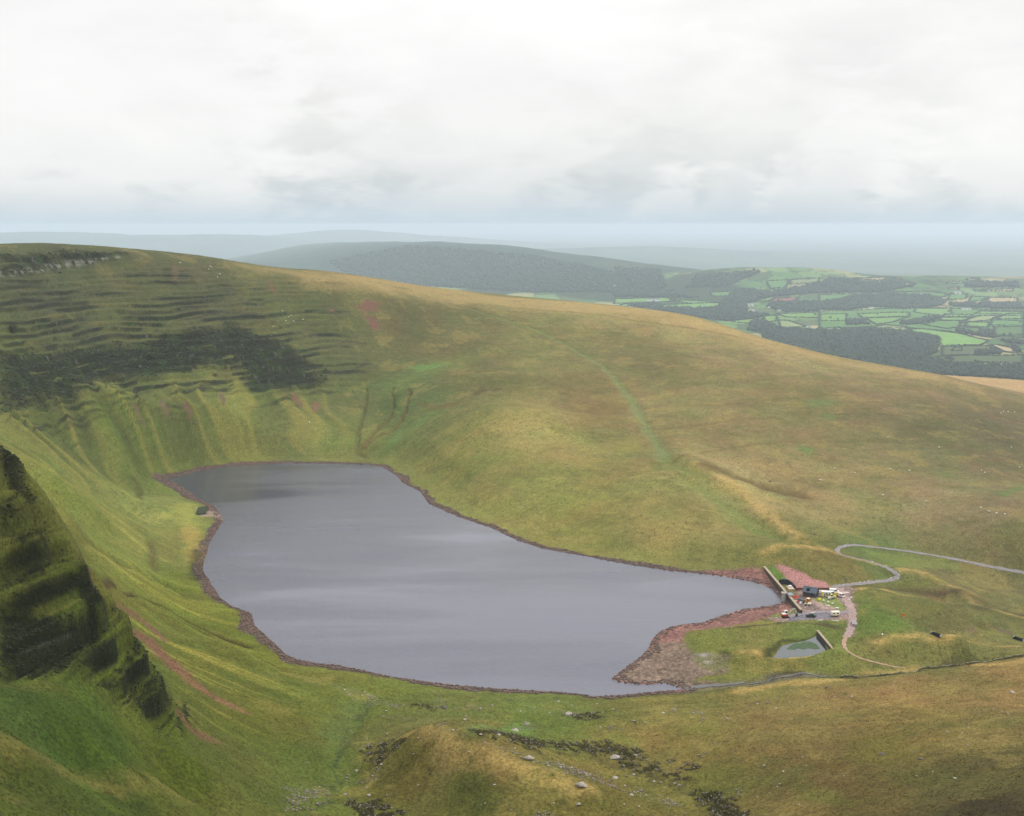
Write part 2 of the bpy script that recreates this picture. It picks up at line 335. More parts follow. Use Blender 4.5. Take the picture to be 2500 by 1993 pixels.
I, m = poly_mask([(0,1100),(60,1150),(120,1270),(235,1426),(268,1500),(345,1560),(460,1740),(420,1790),(280,1700),(150,1655),(0,1650)], 5, 2, 10); BZ[I] = m
rr1 = RR.ravel(); BZ *= (rr1 < 395)
arcb = 0.9*VX-0.35*VY
nb1 = fbm(arcb/13, VZ/4.5, 4, 122, 0.6); nb2 = fbm(arcb/3.2, VZ/1.6, 3, 123, 0.6); nb3 = fbm(arcb/1.2, VZ/0.9, 3, 124, 0.6)
st_b = fbm(arcb/26, (tilt-0.1*VX)/2.1, 4, 121, 0.6)
vert_b = fbm(arcb/1.3, VZ/3.5, 3, 131, 0.6)
ROCK = np.clip(CLIFF*sst(-0.62, -0.18, st_h+0.5*st_l) + 0.85*ZONE*sst(0.20, 0.42, 0.8*st_l+0.6*st_h+0.25*st_f+0.1) + 0.75*ZONE2*sst(0.20, 0.45, st_l+0.5*st_m+0.25*st_f), 0, 1)
ROCKB = np.clip(BUTT*sst(-0.85, -0.4, nb1+0.5*nb2), 0, 1)
DZ += CLIFF*2.2*st_h + ZONE*1.5*st_h + 1.1*st_f*np.maximum(CLIFF, 0.4*ZONE) + 1.3*st_l*np.maximum(ZONE, 0.7*ZONE2)
DZ += BZ*(0.9*st_b + 0.5*nb2) + ROCKB*(0.5*nb3 - 0.6)
def terrace(sv, h, riser):
    f = sv/h; k = np.floor(f); f = f-k; return h*(sst(0, riser, f)-f), sst(0.0, riser*0.35, f)*(1-sst(riser*0.75, riser*1.25, f))
sb = VZ + DZ*0.6 - 0.12*(VX+120) + 1.4*nb1
t1, r1 = terrace(sb, 11.0, 0.36); t2, r2 = terrace(sb+0.5*nb2, 2.6, 0.4)
DZ += BZ*(0.62*(t1-3.4) + 0.7*(t2-0.8))
gate = fbm(arcb/11, VZ/5, 3, 403)
ROCKB = np.clip(np.maximum(ROCKB, BZ*np.maximum(r1*sst(-0.22, 0.06, gate+0.3*nb2), 0.9*r2*sst(-0.02, 0.16, gate+0.3*nb2))), 0, 1)
sh = tilt + 6.0*fbm(arc/110, tilt/45, 3, 405) + 0.8*N2
t3, r3 = terrace(sh, 5.2, 0.3); t4, r4 = terrace(sh*1.02+1.3, 2.3, 0.4); gh = fbm(arc/80, tilt/7, 5, 407, 0.6)
zz = np.clip(ZONE+CLIFF, 0, 1)
DZ += np.maximum(zz, 0.6*ZONE2)*(0.7*t3 + 0.3*t4)
ROCK = np.clip(np.maximum.reduce([CLIFF*sst(-0.42, -0.25, gh+0.5*st_l+0.25*r3), 0.8*ROCK*sst(0.0, 0.25, gh+0.1), ZONE*r3*sst(-0.06, 0.06, gh), ZONE2*r3*sst(0.10, 0.2, gh), 0.8*ZONE2*r4*sst(0.08, 0.2, gh+0.3*st_l)]), 0, 1)
# named hollows and ridges, each traced along its course: (points, half-width, depth)
CUTS = [([(135,1268),(190,1308),(266,1356),(372,1409),(478,1452),(520,1462)], 6.0, 3.4), ([(205,1378),(266,1415),(372,1468),(478,1526),(606,1579)], 1.5, 1.5),
        ([(235,1408),(292,1441),(372,1486),(440,1535)], 4.5, 1.8), ([(896,948),(892,994),(875,1057),(871,1095),(886,1115)], 3.0, 1.8), ([(959,948),(955,1011),(917,1053),(884,1090)], 3.5, 2.0),
        ([(1001,948),(984,1015),(955,1048),(917,1069),(884,1092)], 4.0, 2.2), ([(1152,755),(1219,776),(1282,797),(1344,822),(1407,856),(1470,894),(1504,927),(1545,981),(1575,1036),(1604,1082),(1621,1124)], 4.5, 1.4),
        ([(1640,1128),(1734,1190),(1790,1240),(1851,1290),(1930,1318)], 11, 4.5), ([(1734,1144),(1788,1165),(1851,1184),(1952,1209)], 7, 1.8),
        ([(810,1790),(850,1750),(880,1715)], 5, 1.5), ([(835,1900),(822,1850),(830,1800),(860,1755)], 4, 1.5),
        ([(1670,1682),(1780,1672),(1862,1663),(1891,1654),(1936,1649),(1995,1650),(2040,1654)], 3.4, 1.2),
        ([(2040,1654),(2092,1655),(2190,1646),(2287,1633),(2384,1620),(2500,1604)], 2.2, 1.0), ([(330,1175),(338,1190),(337,1215)], 2.2, 1.4), ([(372,1330),(378,1390)], 2, 1.0),
        ([(2080,1432),(2160,1442),(2240,1455),(2330,1470)], 6, 1.5), ([(2360,1470),(2420,1487),(2500,1510)], 6, 1.5)]
CUTM = []
for k_, (P, hw, dep) in enumerate(CUTS):
    I, m = stroke_mask(P, hw*(0.35 if k_ in (3, 4, 5) else 0.5 if k_ == 6 else 1), hw*(0.8 if k_ in (3, 4, 5) else 1), feather=0.9, wob=hw*0.9, wsc=16); DZ[I] -= dep*m*sst(-1, 4, SDL[I]); CUTM.append((I, m))
RIDGES = [([(1663,1126),(1767,1171),(1851,1232),(1935,1274),(2019,1312)], 16, 3.5), ([(110,1215),(200,1262),(330,1340),(420,1395)], 5, 1.6), ([(2093,1445),(2139,1445),(2209,1453),(2271,1463),(2332,1467)], 9, 2.6), ([(2361,1471),(2415,1492),(2500,1515)], 9, 2.5), ([(2200,1401),(2242,1404),(2312,1438),(2365,1463)], 9, 2.6), ([(1805,1601),(1900,1593),(2023,1587)], 7, 1.6), ([(1867,1348),(1908,1335),(1961,1337),(2023,1348)], 9, 1.2),
          ([(2050,1600),(2120,1585),(2220,1562),(2320,1568),(2380,1580)], 9, 2.0), ([(0,1835),(150,1885),(300,1915),(450,1955)], 4, 1.1)]
for P, hw, dep in RIDGES:
    I, m = stroke_mask(P, hw, feather=0.95); DZ[I] += dep*m
# flat worked ground below the dam
YARD = [(2027,1434),(2075,1432),(2087,1447),(2075,1466),(2090,1475),(2085,1494),(2090,1522),(2087,1544),(2074,1557),(2062,1555),(2072,1529),(2066,1513),(1967,1513),(1904,1518),(1869,1513),(1874,1506),(1930,1501),(1956,1490),(1929,1459),(1945,1447),(1960,1440)]
I, m = poly_mask(YARD, 5, 0); DZ[I] *= (1-0.85*m)
POND = [(1870,1593),(1882,1585),(1904,1566),(1930,1560),(1960,1556),(2000,1548),(2030,1588),(1975,1589),(1930,1592)]
I, m = poly_mask(POND, 2.5, 0); DZ[I] = DZ[I]*(1-m)
VZ2 = VZ + DZ*np.where(near, 1, 0.3)
pz = min(trace_z for trace_z in [float(grid_z(*np.array(W([p])).T)[0]) for p in POND]) - 0.3
VZ2[I] = VZ2[I]*(1-m) + np.minimum(VZ2[I], pz-0.6)*m
I, m = poly_mask([(1862,1602),(1880,1583),(1902,1562),(1935,1556),(2000,1554),(2024,1590),(1975,1602),(1920,1606)], 5, 0); VZ2[I] = VZ2[I]*(1-m) + np.minimum(VZ2[I], np.where(VZ2[I] > pz-0.4, pz+0.12, VZ2[I]))*m
VZ2 = np.where(SDL < 0, np.minimum(VZ2, 0.12*np.maximum(SDL, -40)-0.02), VZ2)
VZ2 = np.where((SDL > 0) & (SDL < 30), np.maximum(VZ2, 0.02+0.02*np.minimum(SDL, 6)), VZ2)
gaz, grr = az, rr
def ground(x, y):
    x = np.asarray(x, float); y = np.asarray(y, float); r = np.hypot(x, y); a = np.arctan2(x, y)
    i = np.clip(np.searchsorted(gaz, a)-1, 0, NA-2); j = np.clip(np.searchsorted(grr, r)-1, 0, NR-2)
    s = np.clip((a-gaz[i])/(gaz[i+1]-gaz[i]), 0, 1); t = np.clip((r-grr[j])/(grr[j+1]-grr[j]), 0, 1)
    Zg = VZ2.reshape(NR, NA)
    return (Zg[j, i]*(1-s)+Zg[j, i+1]*s)*(1-t) + (Zg[j+1, i]*(1-s)+Zg[j+1, i+1]*s)*t
_r2 = np.concatenate([np.arange(190, 1000, 3.0), np.arange(1000, 2300, 5.0)])
def trace2(u, v):
    d = raydir(u, v); h = np.nonzero(CAMH+d[2]*_r2 < ground(d[0]*_r2, d[1]*_r2))[0]; i = max(h[0] if len(h) else len(_r2)-1, 1)
    f = np.linspace(_r2[i-1], _r2[i], 25); h = np.nonzero(CAMH+d[2]*f < ground(d[0]*f, d[1]*f))[0]; r = f[h[0]] if len(h) else f[-1]
    return np.array([d[0]*r, d[1]*r])
def spot(u, v, dz=0.0):
    p = trace2(u, v); return Vector((p[0], p[1], float(ground(p[0], p[1]))+dz))

# ------------------------------------------------------------------ ground colours: turf tints with slope shading in them, rock, scree and shore
TINT = [((100,690),(92,92,58)),((500,700),(98,95,58)),((800,800),(98,98,54)),((600,1060),(118,120,56)),((300,1100),(108,116,50)),((850,1100),(132,132,62)),((700,1000),(108,112,54)),((200,1050),(100,104,50)),
 ((1000,800),(112,102,58)),((1150,900),(122,112,60)),((1000,960),(105,115,58)),((1300,725),(156,138,80)),((1100,705),(150,134,78)),((900,690),(135,122,68)),((1500,750),(160,140,82)),((1700,795),(160,138,82)),((1900,850),(158,136,84)),((2150,900),(150,130,80)),((1300,1050),(160,140,74)),((1250,1180),(140,130,62)),((1400,1270),(138,128,58)),((1100,1150),(138,132,62)),
 ((1600,1000),(146,128,72)),((1600,880),(124,110,60)),((1350,850),(124,114,60)),((1450,990),(128,106,58)),((1800,880),(140,118,72)),((1900,1000),(130,114,64)),((2200,960),(132,110,68)),((2300,1060),(114,102,60)),((2450,1050),(108,94,60)),((2300,1220),(144,122,78)),((2450,1250),(138,116,76)),((2450,1350),(124,114,64)),((2430,930),(170,138,98)),
 ((2000,1200),(154,130,78)),((1800,1080),(146,122,72)),((1650,1250),(146,130,66)),((1780,1180),(168,145,88)),((2050,1375),(122,106,52)),((2300,1410),(118,108,60)),((2130,1355),(108,116,58)),((2200,1480),(120,112,56)),((2150,1530),(110,122,50)),((2300,1520),(116,110,58)),((1750,1560),(128,126,55)),((1900,1620),(134,122,58)),((2000,1580),(122,128,56)),((2300,1600),(130,120,62)),((2150,1600),(128,120,58)),
 ((2000,1700),(160,128,70)),((1700,1700),(140,126,62)),((2200,1680),(160,126,70)),((2450,1650),(162,128,72)),((2200,1780),(135,112,54)),((2000,1880),(128,104,54)),((2400,1900),(100,88,42)),((2480,1985),(80,68,34)),((2100,1960),(110,92,44)),((1700,1940),(118,108,46)),((1650,1830),(140,118,58)),((1850,1780),(145,118,62)),
 ((1300,1720),(124,128,58)),((1100,1730),(118,124,54)),((900,1680),(122,124,48)),((700,1750),(112,112,38)),((600,1560),(126,126,42)),((450,1450),(130,130,46)),((300,1300),(150,146,68)),((380,1230),(136,138,68)),((420,1330),(138,136,66)),((180,1230),(130,134,56)),
 ((200,1800),(80,94,28)),((50,1720),(76,90,34)),((400,1850),(92,98,28)),((100,1950),(82,90,30)),((600,1900),(100,102,38)),((560,1980),(104,104,42)),((780,1900),(110,116,46)),((1000,1850),(108,98,40)),((1100,1800),(134,118,62)),((1000,1785),(124,116,58)),((1150,1930),(96,98,38)),((1300,1880),(122,110,50)),((1250,1840),(138,112,58)),((1450,1900),(128,108,48)),((1300,1780),(116,122,48)),
 ((50,1250),(104,106,44)),((150,1450),(100,106,40)),((300,1600),(112,116,44))]
N3c = N3*(1-BZ)+BZ*nb3; TG = np.array([0.60, 0.67, 0.74])
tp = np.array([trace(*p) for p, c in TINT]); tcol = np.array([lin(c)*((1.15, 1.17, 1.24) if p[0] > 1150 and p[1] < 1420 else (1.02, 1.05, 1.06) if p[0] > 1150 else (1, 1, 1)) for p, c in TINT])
def logpol(x, y): return np.arctan2(x, y), np.log(np.hypot(x, y)+1)
ta, tl = logpol(tp[:, 0], tp[:, 1])
qa, ql = logpol(VX + 10*N1, VY + 30*N1)
BASE = np.empty((len(VX), 3)); cmap = np.log(tcol)
for s in range(0, len(VX), 100000):
    d2 = ((qa[s:s+100000, None]-ta)**2*5 + (ql[s:s+100000, None]-tl)**2) + 6e-5
    wgt = d2**-1.6; BASE[s:s+100000] = np.exp((wgt/wgt.sum(1, keepdims=True)) @ cmap)
C = BASE*TG
def over(I, m, col, k=1.0):
    c = lin(col) if max(col) > 1 else np.array(col); mm = (m*k)[:, None]; C[I] = C[I]*(1-mm) + c*mm
ALL = slice(None)
# patchy turf: bleached, green and rusty clumps at several sizes
pn = fbm(VX/85, VY/85, 5, 201, 0.6); pg = fbm(VX/45, VY/45, 5, 211, 0.62); pf = fbm(VX/6, VY/6, 4, 221, 0.65)*(1-BZ)+BZ*nb2; pt = fbm(VX/34+0.6*N1, VY/34+0.5*N2, 5, 225, 0.66)*(1-BZ)
C *= np.exp(0.38*pn + 0.30*pf)[:, None]
C *= np.exp(np.stack([-0.22*pg, 0.05*pg, -0.16*pg], 1))
cs = fbm((VX+0.6*VY)/38, VZ/1.3+(VX-VY)/60, 4, 411, 0.6); C *= np.exp(0.22*cs*sst(0.0, 0.5, 1-FLKM-BLM))[:, None]
over(ALL, sst(0.25, 0.55, pf+0.35*pn)*land*0.35, (58, 60, 26)); over(ALL, sst(0.34, 0.55, fbm(VX/2.6, VY/3.4, 3, 415)+0.3*pn)*land*0.6, (50, 50, 26))
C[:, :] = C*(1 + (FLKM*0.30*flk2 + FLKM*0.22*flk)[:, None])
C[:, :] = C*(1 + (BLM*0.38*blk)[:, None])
ptk = land*(1-BLM)*(1-0.75*FLKM)*(1-0.8*np.maximum(ZONE, ZONE2))*(1-0.7*FANM); over(ALL, ptk*sst(0.11, 0.26, pt)*0.26, (150, 134, 74)); over(ALL, ptk*sst(0.12, 0.26, -pt)*0.32, (76, 82, 36))
over(ALL, FLKM*sst(0.15, 0.5, flk2+0.4*flk)*0.5, (158, 146, 70))
over(ALL, FANM*sst(0.2, 0.44, fan)*0.38, (146, 138, 68)); over(ALL, FANM*sst(0.16, -0.12, fan)*0.62, (62, 72, 34)); over(ALL, FANM*sst(0.15, 0.4, fan2+0.3*pg)*0.22, (112, 92, 52))
over(ALL, FANM*sst(0.22, 0.42, fan2+0.3*pf)*sst(45, 75, VZ)*0.25, (120, 88, 70))
I, m = poly_mask([(560,645),(668,655),(751,664),(900,678),(1040,699),(1177,720),(1428,741),(1600,758),(1700,776),(1800,809),(1900,839),(2150,893),(2300,919),(2400,949),(2390,956),(2300,930),(2150,906),(1900,857),(1700,803),(1500,770),(1300,755),(1156,744),(967,719),(900,707),(750,685),(660,664)], 30, 30, 50); over(I, m*(RR.ravel()[I] > 1330)*sst(-0.5, 0.2, pg[I]+0.5*pf[I]+0.25), (164,140,92), 0.6)
over(ALL, sst(1440, 1560, RR.ravel())*sst(R(15), R(19), AZ.ravel())*(RR.ravel() < 3000), (176,148,104), 0.6)
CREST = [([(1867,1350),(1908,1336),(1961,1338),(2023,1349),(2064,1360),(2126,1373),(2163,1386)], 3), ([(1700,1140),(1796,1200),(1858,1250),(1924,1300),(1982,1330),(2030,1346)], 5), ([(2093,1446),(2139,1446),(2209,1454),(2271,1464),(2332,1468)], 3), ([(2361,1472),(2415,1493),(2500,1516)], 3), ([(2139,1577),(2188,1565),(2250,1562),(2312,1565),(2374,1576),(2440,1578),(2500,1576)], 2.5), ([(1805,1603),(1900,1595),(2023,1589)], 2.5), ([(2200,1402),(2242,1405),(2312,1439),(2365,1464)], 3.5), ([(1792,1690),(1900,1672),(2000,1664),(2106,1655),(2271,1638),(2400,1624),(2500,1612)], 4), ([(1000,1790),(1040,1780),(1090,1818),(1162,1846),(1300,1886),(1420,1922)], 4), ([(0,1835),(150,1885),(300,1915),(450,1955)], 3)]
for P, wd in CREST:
    I, m = stroke_mask(P, wd, feather=0.95, wob=3); over(I, m*sst(-.6, .1, pf[I]), (178,150,90), 0.6 if P[0][0] > 1100 else 0.45 if P[0][0] > 5 else 0.15)  # bleached crest grass; on the mound the stroke also paints the top as lit
for P, wd, c, k in [([(2176,1442),(2230,1449),(2279,1461),(2332,1463)], 3, (74,60,46), .75), ([(2382,1484),(2436,1494),(2500,1504)], 3, (66,62,40), .7), ([(1870,1598),(1905,1563),(1960,1556),(1995,1553)], 1.6, (50,54,28), .8), ([(1960,1500),(1880,1514)], 2, (70,60,54), .6), ([(1480,1700),(1600,1697),(1700,1694),(1790,1682)], 2.2, (62,66,34), .6), ([(1890,1655),(1900,1645),(1945,1640),(1950,1648)], 2, (40,40,28), .8)]:
    I, m = stroke_mask(P, wd, feather=0.9, wob=3); over(I, m, c, k)
for P, c, k in [([(2126,1504),(2200,1510),(2240,1540),(2180,1560),(2120,1530)], (88,108,44), .5), ([(2360,1535),(2375,1532),(2380,1542),(2364,1543)], (108,88,76), .8), ([(2430,1530),(2456,1538),(2470,1548),(2440,1545)], (104,84,76), .8), ([(2392,1525),(2425,1524),(2430,1535),(2396,1536)], (76,66,40), .6), ([(2100,1415),(2300,1420),(2330,1440),(2180,1438),(2090,1430)], (94,100,44), .5), ([(2140,1460),(2240,1475),(2330,1482),(2250,1500),(2150,1490)], (104,104,50), .4)]:
    I, m = poly_mask(P, 3, 4, 8); over(I, m, c, k)
# rock, heather and crag
dk = np.exp(0.5*fbm(VX/3, VY/3, 3, 231)*(1-BZ)+0.5*BZ*nb2)[:, None]
def over_tex(m, col, tex): 
    global C
    c = lin(col)*tex; C = C*(1-m[:, None]) + c*m[:, None]
over_tex(ROCK*0.94, (33, 37, 27), dk*np.exp(0.9*st_f)[:, None])
over(ALL, np.maximum(ZONE, 0.7*ZONE2)*(1-ROCK)*sst(0.1, 0.4, st_l)*0.35, (124, 116, 62))
over_tex(ROCK*sst(0.05, 0.4, fbm(VX/14, VY/14, 4, 235))*0.6, (54, 72, 36), dk)
over_tex(ROCK*sst(0.36, 0.5, fbm(arc/5, tilt/2.5, 3, 236))*0.5, (112, 108, 104), dk)
I, m = stroke_mask([(0,672),(70,664),(146,652),(215,641),(290,628)], 3.5, 2, 0.7, 4, 12); over(I, m*sst(-0.25, 0.25, fbm(arc[I]/5, tilt[I]/9, 3, 237)), (128, 126, 118), 0.7)
over_tex(ROCKB*0.96, (26, 29, 15), np.exp(0.7*nb3+0.6*nb2)[:, None])
over_tex(ROCKB*sst(0.42, 0.58, nb3+0.3*vert_b)*0.4, (92, 90, 84), np.exp(0.5*nb2)[:, None])
over(ALL, BZ*(1-ROCKB)*sst(0.0, 0.35, st_b)*0.45, (92, 84, 38)); over(ALL, BZ*(1-ROCKB)*sst(0.05, 0.4, -st_b)*0.5, (92, 104, 34)); C *= np.exp(BZ*(0.35*nb2+0.25*nb3))[:, None]
for P, wd in [([(0,704),(50,700),(100,696)], 4), ([(104,850),(180,840),(250,828),(313,818)], 4), ([(0,756),(60,745),(150,742),(200,736)], 6), ([(300,775),(380,765),(470,752)], 5), ([(455,785),(500,780)], 4), ([(510,774),(600,772),(655,783)], 5), ([(490,960),(560,948),(545,960)], 4), ([(760,905),(840,912),(900,890)], 4), ([(340,990),(365,988)], 4), ([(75,1052),(120,1046)], 4), ([(155,1036),(200,1030)], 4), ([(430,695),(500,700),(560,706)], 5)]:
    I, m = stroke_mask(P, wd, feather=0.8, wob=4, wsc=9); over(I, m*sst(-0.1, 0.12, st_l[I]+0.3*st_f[I]), (44, 46, 34), 0.8)
# bare red scree and soil
for P, f, c in [([(875,751),(884,740),(896,732),(923,741),(921,760),(884,760)], 4, (112,76,66)), ([(890,772),(911,772),(928,791),(919,808),(905,797)], 4, (116,80,70)), ([(804,757),(815,760),(827,770),(820,771)], 3, (120,84,68)),
                ([(655,690),(664,690),(674,722),(668,726)], 3, (112,82,66)), ([(425,650),(436,655),(430,690),(422,690)], 4, (100,82,66))]:
    I, m = poly_mask(P, f, 6, 9); over(I, m, c, 0.85)
for P, a, b, c in [([(292,1474),(318,1494),(340,1512),(372,1538),(405,1566)], 4.2, 1.6, (112,80,66)), ([(345,1548),(385,1590),(448,1645),(498,1687),(560,1722)], 5.0, 3.4, (110,76,62)), ([(466,1778),(505,1800),(535,1814)], 3.0, 1.4, (108,82,60)),
                   ([(440,1640),(500,1690),(600,1740)], 2.5, 2, (118,92,60)), ([(715,970),(735,1000)], 3, 2, (112,84,66)), ([(772,990),(768,1010)], 4, 2, (112,84,66)), ([(540,975),(548,1000)], 3, 2, (100,84,70)), ([(452,995),(465,1020)], 3, 2, (104,84,66)), ([(395,990),(410,1020)], 3, 2, (106,90,70)), ([(335,1010),(350,1040)], 3, 2, (106,90,66))]:
    I, m = stroke_mask(P, a, b, 0.7, 2.5, 7); over(I, m*sst(-0.55, 0.15, fbm(VX[I]/4, VY[I]/4, 3, 251)+0.25), c, 0.92)
# gullies and wet ground
GC = [((84,86,36),.7), ((58,42,30),.95), ((92,88,38),.6), ((84,84,46),.6), ((92,80,46),.7), ((96,84,46),.7), ((110,122,74),.7), ((104,116,58),.7), ((88,76,44),.75), ((84,98,52),.6), ((86,102,46),.45), ((98,92,80),.7), ((66,64,44),.8), ((78,78,40),.8), ((84,76,44),.7), ((82,76,44),.6), ((80,74,46),.7)]
for (I, m), (c, k) in zip(CUTM, GC): over(I, m, c, k)
for P, f, c, k in [([(1001,898),(1060,888),(1095,889),(1080,896),(1030,905)], 7, (84,132,70), .7), ([(1148,965),(1173,948),(1196,952),(1164,965)], 3, (84,74,46), .9), ([(1200,953),(1212,946),(1218,951),(1206,957)], 2, (84,74,48), .9), ([(1018,981),(1066,990),(1114,981),(1169,973),(1101,994),(1047,1002)], 5, (100,86,50), .75), ([(967,1069),(985,1060),(1003,1059),(985,1071)], 3, (84,72,48), .9),
                   ([(1950,1100),(1965,1085),(1990,1100),(1975,1112)], 6, (84,116,60), .7), ([(1800,950),(1880,925),(1860,940)], 9, (104,116,62), .5), ([(1960,985),(1995,972),(2050,985),(1980,995)], 8, (92,116,62), .5), ([(2000,1012),(2030,1008),(2040,1020),(2010,1024)], 7, (88,116,62), .55), ([(2060,1078),(2120,1075),(2110,1086)], 5, (92,112,62), .4), ([(2290,1160),(2340,1135),(2330,1160),(2305,1175)], 7, (96,112,60), .5), ([(2440,1205),(2500,1180),(2500,1192),(2455,1214)], 5, (84,112,58), .6), ([(1700,915),(1860,885),(1800,905)], 10, (112,110,60), .5),
                   ([(2110,1345),(2300,1362),(2330,1385),(2210,1390),(2140,1368)], 9, (112,124,60), .55), ([(1060,880),(1150,870),(1130,900),(1000,930),(950,960),(1000,905)], 20, (104,116,58), .5), ([(930,1100),(1000,1040),(1050,1010),(980,1075)], 10, (98,124,60), .6), ([(1700,1165),(1800,1190),(1950,1240),(1800,1215)], 12, (168,144,86), .35),
                   ([(350,1290),(420,1270),(440,1300),(400,1310)], 7, (118,118,56), .7), ([(385,1330),(440,1300),(450,1340),(430,1370),(390,1345)], 8, (106,102,50), .7), ([(380,1270),(460,1225),(490,1250),(470,1300),(430,1260)], 8, (156,156,76), .5),
                   ([(1390,1010),(1480,990),(1540,1030),(1450,1035)], 16, (118,100,52), .4), ([(1500,1085),(1560,1065),(1570,1100),(1510,1105)], 9, (128,124,60), .5), ([(1470,1000),(1500,985),(1520,1000),(1490,1012)], 12, (118,102,56), .4)]:
    I, m = poly_mask(P, f, f*1.2, 14); over(I, m, c, k)
# trodden trails along the hillside
for P in [[(1504,904),(1600,900),(1700,896)], [(1600,1047),(1726,1036),(1900,1020)], [(1300,822),(1450,835),(1600,850),(1720,880)], [(1640,1128),(1760,1100),(1900,1080),(2200,1070),(2330,1062),(2500,1060)], [(1757,990),(1900,975),(2050,965)], [(1156,743),(1300,755),(1450,768),(1600,790),(1760,815),(1900,845)], [(1700,938),(1850,930),(2000,915)]]:
    I, m = stroke_mask(P, 2.2, feather=0.9, wob=3); over(I, m, (96, 88, 50), 0.55)
# shore: dull red shingle laid bare by the low water, dark wet at the edge
bw = 9 + 4*fbm(VX/30, VY/30, 3, 261) + 10*sst(-260, -200, -VX)*0
lefts = sst(-170, -215, VX)*sst(850, 880, VY); bw = bw - 3.5 + 4.5*fbm(VX/40, VY/40, 3, 421, 0.6) + 5*lefts + 4*sst(-150, -60, VX)*sst(560, 500, VY)*0
shore = (1-sst(bw-2.2, bw+1.2, SDL + 2.2*N3 + 1.5*N2))*(SDL < 60)
sn = fbm(VX/2.2, VY/2.2, 3, 271)
over_tex(shore*0.95, (106, 85, 77), np.exp(0.9*sn+0.5*N2)[:, None])
over_tex(shore*sst(0.0, 0.3, fbm(VX/18, VY/18, 4, 275))*0.6, (96, 90, 80), dk); over_tex((SDL > 0)*shore*(1-sst(0.4, 2.2, SDL))*0.6, (84, 66, 58), np.ones((len(VX), 1)))
over_tex(shore*sst(bw-5, bw-1, SDL)*0.6*sst(-0.25, 0.1, N2), (50, 46, 34), dk)
WIDE = [([(1700,1395),(1750,1392),(1795,1391),(1866,1386),(1877,1398),(1906,1441),(1922,1469),(1958,1491),(1900,1500),(1870,1508),(1811,1526),(1745,1534),(1683,1542),(1667,1556),(1669,1583),(1700,1596),(1690,1620),(1670,1640),(1690,1664),(1740,1668),(1660,1690),(1560,1690),(1480,1660),(1560,1560),(1640,1515),(1850,1480),(1900,1460),(1840,1430)], (128,94,86)),
        ([(1667,1568),(1690,1590),(1740,1600),(1783,1611),(1770,1640),(1690,1664),(1760,1669),(1700,1682),(1600,1668),(1500,1660),(1560,1610),(1600,1570)], (118,102,88))]
for P, c in WIDE:
    I, m = poly_mask(P, 2.5, 4, 9, seed=15); m = m*(SDL[I] > -3)
    C[I] = C[I]*(1-m[:, None]) + lin(c)*np.exp(0.8*sn[I]+0.5*N2[I])[:, None]*m[:, None]
    mm = m*sst(0.22, 0.42, fbm(VX[I]/7, VY[I]/7, 4, 281))*0.55; C[I] = C[I]*(1-mm[:, None]) + lin((70,62,48))*mm[:, None]
for P, c, k in [([(1690,1590),(1760,1605),(1780,1625),(1740,1640),(1700,1625)], (104,112,62), .6), ([(1700,1600),(1730,1597),(1725,1606)], (158,154,148), .8), ([(1722,1618),(1740,1614),(1738,1622)], (160,156,150), .7), ([(1750,1592),(1790,1605),(1786,1612),(1755,1600)], (60,62,34), .8)]:
    I, m = poly_mask(P, 2, 3, 6); over(I, m, c, k)
# pale stony flat where the feeder stream comes in
for P, c, k in [([(500,1235),(545,1258),(552,1275),(520,1262),(488,1262),(478,1240)], (150,128,118), .7), ([(486,1240),(508,1238),(504,1256),(478,1258)], (52,58,66), .9)]:
    I, m = poly_mask(P, 2, 2, 6); over(I, m, c, k)
I, m = stroke_mask([(462,1290),(470,1330),(480,1375),(478,1330)], 5, feather=.8, wob=4); over(I, m, (156,136,72), .6)
I, m = stroke_mask([(482,1345),(478,1385),(488,1412)], 4, feather=.8, wob=4); over(I, m, (44,44,28), .7)
